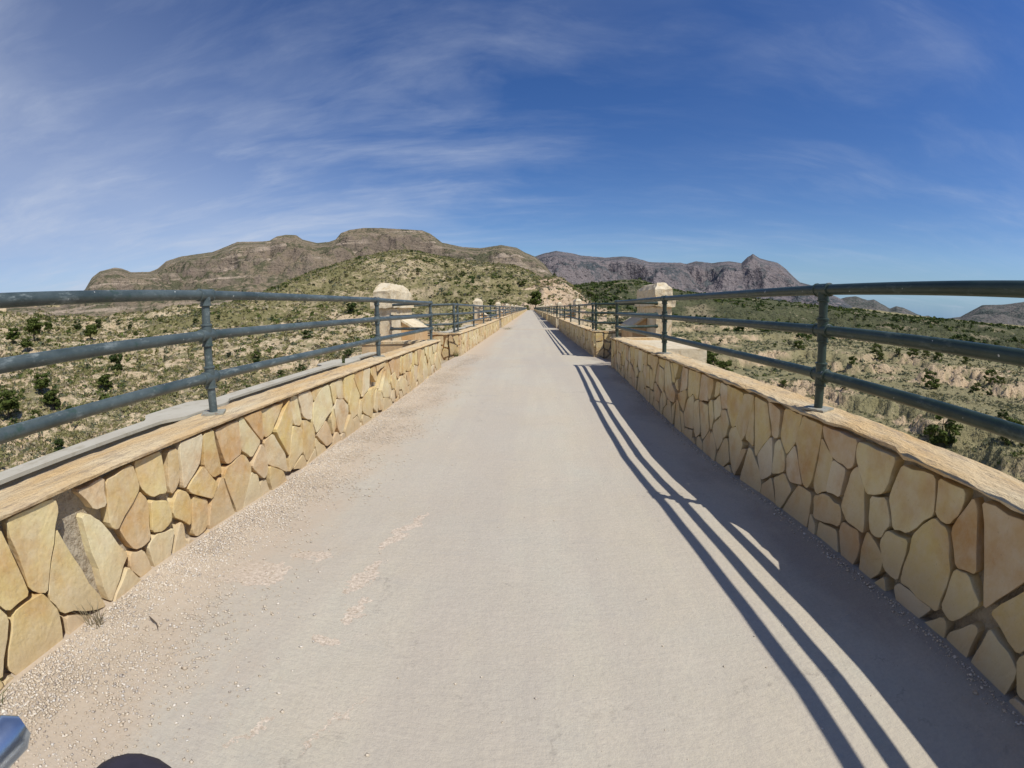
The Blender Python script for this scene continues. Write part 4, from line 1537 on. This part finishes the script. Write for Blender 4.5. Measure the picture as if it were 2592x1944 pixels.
TREE = {}
for kind, mats in (('pine', (L_pine, L_green)), ('bush', (L_green, L_pine, L_grey))):
    for i in range(4):
        for mi_, mt in enumerate(mats):
            tr, cr = tree_meshes(kind, 50 + i * 7 + mi_)
            cr.materials.append(mt); tr.materials.append(M_bark)
            TREE[(kind, i, mi_)] = (tr, cr)


def place_tree(x, y, z, h, kind, mi_, label, group, wide=1.0, cat=None):
    tr, cr = TREE[(kind, random.randrange(4), mi_)]
    nm = 'pine_tree' if kind == 'pine' else 'bush'
    t = empty(nm, (x, y, z - 0.03 * h), random.uniform(0, 6.28))
    t.scale = (h * wide, h * wide, h)
    link('trunk', tr, None, t)
    link('crown', cr, None, t)
    tag(t, label, cat or ('tree' if kind == 'pine' else 'bush'), group)
    return t


TL = [(-58.87,0.32,0.0385),(-57.23,0.86,0.0205),(-61.42,0.21,0.0295),(-59.76,-0.7,0.0246),(-53.75,0.91,0.018),(-51.22,0.87,0.0164),(-52.2,-0.4,0.0287),(-49.37,-3.93,0.0328),(-50.86,-5.98,0.0311),(-58.52,-5.22,0.0369),(-62.93,-6.93,0.0492),(-57.47,-6.99,0.0369),(-57.46,-11.28,0.0246),(-26.57,-2.35,0.018),(-21.2,0.24,0.023),(-21.94,-4.8,0.0148),(-19.26,-3.89,0.0123),(-30.01,-6.55,0.0148),(-27.6,-6.06,0.0164)]
TR = [(31.92,-3.94,0.0213),(41.09,-3.71,0.0197),(41.42,-4.5,0.0164),(43.64,-3.76,0.0123),(45.43,-3.78,0.0205),(47.02,-3.64,0.0148),(48.55,-3.87,0.018),(38.5,-5.29,0.018),(51.91,-3.94,0.0164),(47.89,-6.87,0.0344),(55.01,-5.49,0.0262),(30.15,-8.46,0.0164),(53.32,-6.46,0.0164),(49.84,-12.48,0.0615),(58.22,-11.19,0.0492)]
TM = [(7.07,1.16,0.018),(-4.63,0.68,0.0123),(-1.04,2.82,0.0164),(-2.74,1.91,0.0115),(-8.02,4.14,0.0115),(-13.15,4.75,0.0098)]
LTL = ['tall dark pine just under the top left rail near the picture edge', 'small pine right of the tallest pine under the top left rail', 'pine at the left picture edge between the top and middle left rails',
       'low pine on a bank just above the middle left rail, below the tall pine', 'round green bush high on the bank a little left of the first left post', 'small narrow dark bush closest to the first left post above the middle rail',
       'dark pine touching the middle left rail halfway to the first post', 'broad dark bush just under the middle left rail near the first left post', 'widest dark pine thicket above the lower left rail near the first post',
       'pine above the lower left rail in front of the pale eroded bluff', 'big spreading pine at the left edge above the lower rail', 'rounded pine right of the big edge pine above the lower left rail',
       'bright green low bush beyond the old ledge at the lower left', 'round dark bush alone in the slope between first and second left posts', 'dark bush just left of the nearest left pier above the middle rail',
       'small bush under the lower rail left of the second left post', 'tiny bush against the second left post below the lower rail', 'pale green bush beyond the old ledge midway between the left posts', 'low bush above the old ledge right of the midway bush']
LTR = ['wide dark bush just left of the first right post, under the middle rail', 'tall round bush in a row under the middle right rail, first right of the post', 'dark bush below the first of the row under the middle right rail', 'small bush second in the row under the middle right rail',
       'broad bush third in the row under the middle right rail', 'small round bush fourth in the row under the middle right rail', 'rounded bush fifth in the row under the middle right rail', 'dark round bush nearest right of the first right post between the two lower rails', 'dark bush at the bend of the fields under the middle right rail',
       'large bright green bush above the lower right rail below the pale bluff', 'grey green bush near the right edge above the lower rail', 'lone round bush on the pale terrace left of the first right post', 'dark bush in the hollow of the bluff near the right edge',
       'big dark bush beneath the lower right rail beside the bluff', 'dark thicket at the right edge between the lower rail and the coping']
for (a, e, hh), lab in zip(TL, LTL):
    p = hit(a, e)
    if p: place_tree(p[0], p[1], p[2], hh * p[3] * 1.12, 'pine' if 'pine' in lab else 'bush', 1, lab, 'trees on the slope left of the bridge', wide=1.35)
for (a, e, hh), lab in zip(TR, LTR):
    p = hit(a, e)
    if p: place_tree(p[0], p[1], p[2], hh * p[3] * 1.1, 'bush', 0, lab, 'bushes on the terraces right of the bridge', wide=1.3)
LTM = ['round bright green bush on the slope just right of the second right pier', 'low wide bush above the left railing between the second pier and the end pine', 'dark bush at the top of the bare cutting above the end pine', 'small bush on the bare cutting left of the end pine',
       'dark bush halfway up the green hill left of the bridge end', 'dark bush high on the green hill above the second left pier']
for (a, e, hh), lab in zip(TM, LTM):
    p = hit(a, e)
    if p: place_tree(p[0], p[1], p[2], hh * p[3] * 1.1, 'bush', 0, lab, 'bushes on the hill behind the bridge end', wide=1.3)
# thicket beside the right pier
for i, (a, e, hh) in enumerate([(16.6, -5.6, 0.036), (18.0, -5.7, 0.040), (19.4, -6.0, 0.040), (20.7, -6.4, 0.042), (21.9, -6.8, 0.040), (22.9, -7.3, 0.036)]):
    p = hit(a, e)
    if p: place_tree(p[0], p[1], p[2], hh * p[3] * 1.05, 'bush', 0, 'dense green bush in the thicket beyond the nearest right pier', 'thicket beyond the nearest right pier', wide=1.25)
# the single pine at the end of the bridge and the shrubs round it
t = place_tree(2.3, 228.0, 0.85, 9.6, 'pine', 1, 'single rounded pine standing at the far end of the bridge', None, wide=1.02)
for (x, y, h, w_, lab) in ((-5.5, 236, 3.4, 2.0, 'low green bush just left of the path where the bridge ends'), (-10.5, 233, 4.6, 1.9, 'green bush over the far left railing, second from the path end'), (-2.2, 240, 3.2, 1.5, 'green bush closing off the path beyond the bridge end'), (5.0, 234, 4.2, 1.1, 'dark bush touching the right side of the end pine'),
                     (8.2, 232, 2.6, 1.4, 'small bush right of the dark one beside the end pine'), (-20, 236, 4.4, 1.9, 'widest bush over the far left railing near the second left pier')):
    z = float(Hall(np.array([x]), np.array([y]))[0])
    place_tree(x, y, z, h, 'bush', 0, lab, 'bushes behind the far end of the bridge', wide=w_)
# more countable trees over both slopes
RT = random.Random(4)
cnt = 0
while cnt < 120:
    a = RT.uniform(-68, 66); r = 45 + 420 * RT.random() ** 1.3
    x, y = r * math.sin(math.radians(a)), r * math.cos(math.radians(a))
    if abs(x) < 9 and y < 245: continue
    z = float(Hall(np.array([x]), np.array([y]))[0])
    if mnoise.noise((x / 60, y / 60, 2)) < -0.12: continue
    if a < 0:
        place_tree(x, y, z, RT.uniform(0.9, 2.6) * (1 + r / 500), 'bush' if RT.random() < 0.7 else 'pine', RT.choice((0, 1)), 'small dark bush or pine scattered among the scrub on the left slope', 'trees on the slope left of the bridge', wide=RT.uniform(1.0, 1.4))
    else:
        place_tree(x, y, z, RT.uniform(0.9, 2.4) * (1 + r / 600), 'bush', RT.choice((0, 1, 2)), 'small green bush scattered among the scrub on the right terraces', 'bushes on the terraces right of the bridge', wide=RT.uniform(1.0, 1.4))
    cnt += 1

# ------------------------------------------------------------------ gravel and small litter on the path
def pebbles(name, n, fun, seed, smin, smax, cols):
    R = np.random.default_rng(seed)
    octa = np.array([(1, 0, 0), (0, 1, 0), (-1, 0, 0), (0, -1, 0), (0, 0, .7), (0, 0, -.7)], float)
    F0 = np.array([(0, 1, 4), (1, 2, 4), (2, 3, 4), (3, 0, 4), (1, 0, 5), (2, 1, 5), (3, 2, 5), (0, 3, 5)])
    x, y = fun(R, n)
    n = len(x)
    z = deck_z(x, y)
    s = smin + (smax - smin) * R.random(n) ** 3.5
    A = R.uniform(0, 6.28, n)
    V = octa[None] * R.uniform(0.55, 1.3, (n, 6, 1)) * s[:, None, None]
    c, si = np.cos(A)[:, None], np.sin(A)[:, None]
    vx = V[..., 0] * c - V[..., 1] * si + x[:, None]
    vy = V[..., 0] * si + V[..., 1] * c + y[:, None]
    vz = V[..., 2] * 0.75 + (z + s * 0.30)[:, None]
    F = (F0[None] + (np.arange(n) * 6)[:, None, None]).reshape(-1, 3)
    me_ = np_mesh(name, np.stack([vx, vy, vz], -1).reshape(-1, 3), F)
    m, t, b = newmat(name + '_stone')
    g = t.nodes.new('ShaderNodeNewGeometry')
    cc = ramp(t, cols, g.outputs['Random Per Island']).outputs[0]
    t.links.new(cc, b.inputs['Base Color'])
    me_.materials.append(m)
    o_ = link(name, me_); o_['kind'] = 'stuff'
    return o_


def strip_left(R, n):
    y = np.abs(R.random(n) ** 1.25) * 11.5 - 0.2
    wdt = 0.22 + 0.24 * np.clip(fbm(y / 1.3, y * 0 + 2, 3) + 0.4, 0, 1.2) + 0.10 * sstep(2.6, 1.0, y)
    d = np.abs(R.normal(size=n)) * wdt * 0.75
    x = -1.60 + d
    k = (x < 0.2) & (fbm(x * 5, y * 2.2 + 4, 3) + R.normal(size=n) * 0.35 > -0.12 - 0.5 * (d < 0.22))
    return x[k], y[k]


def strip_right(R, n):
    y = R.random(n) ** 1.2 * 9.5
    x = 1.415 - np.abs(R.normal(size=n)) * 0.035
    return x, y


def loose(R, n):
    y = R.random(n) ** 1.5 * 9; x = R.uniform(-1.5, 1.35, n)
    return x, y


GC = [(0, (0.55, 0.45, 0.32)), (0.3, (0.66, 0.56, 0.42)), (0.55, (0.50, 0.40, 0.28)), (0.75, (0.74, 0.66, 0.54)), (0.9, (0.36, 0.30, 0.24)), (1, (0.72, 0.66, 0.56))]
pebbles('gravel', 150000, strip_left, 1, 0.0017, 0.0085, GC)
pebbles('gravel', 2600, strip_right, 2, 0.003, 0.011, GC)
pebbles('gravel', 500, loose, 3, 0.0015, 0.006, GC)
pebbles('gravel', 70, strip_left, 8, 0.007, 0.017, GC)


def grass_clump(name, n, h, spread, mat, seed, curl=0.5):
    R = random.Random(seed)
    m = MB()
    for i in range(n):
        a = R.uniform(0, 6.28); b0 = (R.uniform(-spread, spread) * .4, R.uniform(-spread, spread) * .4)
        hh = h * R.uniform(0.4, 1.0); l = spread * R.uniform(0.2, 1.0)
        m.tube([(b0[0], b0[1], -0.005), (b0[0] + math.cos(a) * l * .35, b0[1] + math.sin(a) * l * .35, hh * .6), (b0[0] + math.cos(a) * l, b0[1] + math.sin(a) * l, hh)], [0.0016, 0.0013, 0.0004], 4)
    me_ = m.mesh(name); me_.materials.append(mat)
    return me_


def dz(x, y): return float(deck_z(np.array(x), np.array(y)))


o = link('weed', grass_clump('weed', 22, 0.11, 0.07, L_dry, 1), None, None, (-1.555, 0.92, dz(-1.55, .92)))
tag(o, 'dry purplish-brown weed tuft in the gravel at the foot of the left parapet', 'weed')
o = link('weed', grass_clump('weed', 46, 0.07, 0.09, L_green, 2), None, None, (-1.58, 0.36, dz(-1.58, .36)))
tag(o, 'small green weed at the bottom left corner against the parapet foot', 'weed')
o = link('weed', grass_clump('weed', 50, 0.13, 0.10, L_green, 3), None, None, (-1.70, 10.78, 0.0))
tag(o, 'green weed growing where the left parapet resumes past the nearest recess', 'weed')
o = link('weed', grass_clump('weed', 40, 0.13, 0.05, L_green, 4), None, None, (-2.62, 6.35, 0.363))
tag(o, 'green sprig growing in the scallop of the ledge outside the left parapet', 'weed')
o = link('weed', grass_clump('weed', 60, 0.16, 0.45, L_olive, 6), None, None, (-1.22, 25.0, dz(-1.2, 25)))
tag(o, 'low olive weed spreading over the path at the second left recess', 'weed')
mb = MB(); mb.tube([(-1.36, 1.05, 0.016), (-1.33, 1.035, 0.02), (-1.30, 1.025, 0.016), (-1.275, 1.0, 0.015)], [0.002, 0.0035, 0.003, 0.001], 6)
o = link('twig', mb.mesh('twig'), M_bark); o.location = (0, 0, 0.012)
tag(o, 'short dark twig lying at the edge of the gravel', 'twig')

# ------------------------------------------------------------------ bicycle that carries the camera (only the left bar end shows)
def bicycle():
    steel = mat_simple('brushed_alloy', (0.42, 0.50, 0.60), (0.55, 0.60, 0.66), 30, rough=0.25, metallic=0.9, bs=0.05)
    blk = mat_simple('black_rubber', (0.03, 0.026, 0.032), (0.05, 0.042, 0.055), 30, rough=0.6, bs=0.1)
    fr = mat_simple('frame_paint', (0.04, 0.04, 0.05), (0.05, 0.05, 0.06), 10, rough=0.35, bs=0.02)
    t = empty('bicycle', (0, 0, 0))
    hz = CAMZ - 0.245
    m = MB(); m.tube([(-0.318, -0.055, hz), (-0.16, -0.035, hz), (-0.05, -0.02, hz - 0.01), (0.11, -0.02, hz - 0.01), (0.22, -0.035, hz), (0.40, -0.055, hz)], 0.0125, 16)
    hb = link('handlebar', m.mesh('handlebar', True), fr, t)
    for x0, x1 in ((-0.300, -0.215), (0.39, 0.28)):
        m = MB(); m.tube([(x0, -0.053, hz), (x1, -0.040, hz)], 0.0165, 16)
        link('grip', m.mesh('grip', True), blk, hb)
    for s, xe in ((-1, -0.320), (1, 0.403)):
        m = MB()
        m.tube([(xe, -0.056, hz), (xe + 0.001, -0.01, hz + 0.006), (xe - s * 0.002, 0.035, hz + 0.016), (xe - s * 0.006, 0.074, hz + 0.020), (xe - s * 0.008, 0.084, hz + 0.020)], [0.014, 0.0135, 0.014, 0.0135, 0.007], 18)
        link('bar_end', m.mesh('bar_end', True), steel, t)
        xl = -0.214 if s < 0 else 0.33
        fy = 0.086 if s < 0 else -0.02
        bm = bmesh.new()
        bmesh.ops.create_uvsphere(bm, u_segments=20, v_segments=14, radius=1)
        for v in bm.verts:
            v.co = Vector((v.co.x * 0.034, v.co.y * 0.036 + fy, v.co.z * 0.020)) + Vector((xl, 0.0, hz + 0.004))
        me_ = bpy.data.meshes.new('brake_housing'); bm.to_mesh(me_); bm.free()
        me_.polygons.foreach_set('use_smooth', np.ones(len(me_.polygons), dtype=bool))
        link('brake_housing', me_, blk, t)
        m = MB(); m.tube([(xl, 0.045, hz - 0.01), (xl + s * 0.05, 0.035, hz - 0.03), (xl + s * 0.10, 0.01, hz - 0.045)], [0.007, 0.006, 0.005], 10)
        link('brake_lever', m.mesh('brake_lever', True), steel, t)
        m = MB(); m.tube([(xl, -0.04, hz), (xl, 0.08, hz - 0.002)], 0.010, 10)
        link('clamp', m.mesh('clamp', True), blk, t)
    cx = 0.03
    m = MB(); m.tube([(cx, -0.02, hz - 0.01), (cx, -0.09, hz - 0.02), (cx, -0.13, hz - 0.06)], 0.017, 14)
    link('stem', m.mesh('stem', True), fr, t)
    m = MB(); m.tube([(cx, -0.13, hz - 0.03), (cx, -0.09, hz - 0.20)], 0.022, 14)
    link('head_tube', m.mesh('head_tube', True), fr, t)
    wy, wr = 0.06, 0.335
    gz = dz(cx, 0)
    for s in (-1, 1):
        m = MB(); m.tube([(cx + s * 0.045, -0.09, hz - 0.20), (cx + s * 0.055, wy - 0.07, hz - 0.34), (cx + s * 0.055, wy, gz + wr)], [0.014, 0.013, 0.009], 10)
        link('fork_blade', m.mesh('fork_blade', True), fr, t)
    wys = (wy, wy - 1.06)
    for yy in wys:
        m = MB()
        m.tube([(cx, yy + (wr - 0.026) * math.cos(a), gz + wr + (wr - 0.026) * math.sin(a)) for a in np.linspace(0, 2 * math.pi, 41)], 0.026, 10, caps=False)
        wh = link('wheel', m.mesh('wheel', True), blk, t)
        m = MB()
        m.tube([(cx, yy + (wr - 0.058) * math.cos(a), gz + wr + (wr - 0.058) * math.sin(a)) for a in np.linspace(0, 2 * math.pi, 41)], 0.010, 8, caps=False)
        link('rim', m.mesh('rim', True), steel, wh)
        m = MB(); m.tube([(cx - 0.05, yy, gz + wr), (cx + 0.05, yy, gz + wr)], 0.02, 12)
        for i in range(16):
            a = i * math.pi / 8
            m.tube([(cx + (0.02 if i % 2 else -0.02), yy, gz + wr), (cx, yy + (wr - 0.06) * math.cos(a), gz + wr + (wr - 0.06) * math.sin(a))], 0.0012, 4)
        link('spokes', m.mesh('spokes'), steel, wh)
    bb = (cx, -0.62, gz + 0.29)
    seat = (cx, -0.80, gz + 0.80)
    for p, q, r in (((cx, -0.115, hz - 0.08), seat, 0.016), ((cx, -0.095, hz - 0.17), bb, 0.02), (seat, bb, 0.016), (bb, (cx + 0.05, wys[1], gz + wr), 0.009), (bb, (cx - 0.05, wys[1], gz + wr), 0.009), (seat, (cx + 0.05, wys[1], gz + wr), 0.008), (seat, (cx - 0.05, wys[1], gz + wr), 0.008), (seat, (cx, -0.83, gz + 0.92), 0.013)):
        m = MB(); m.tube([p, q], r, 12)
        link('frame_tube', m.mesh('frame_tube', True), fr, t)
    m = MB()
    m.tube([(cx, -0.70, gz + 0.935), (cx, -0.78, gz + 0.935), (cx, -0.88, gz + 0.94), (cx, -0.97, gz + 0.94)], [0.02, 0.03, 0.06, 0.065], 14)
    link('saddle', m.mesh('saddle', True), blk, t)
    tag(t, 'bicycle under the camera, only its silvery bar end and dark brake housing showing', 'bicycle')


bicycle()
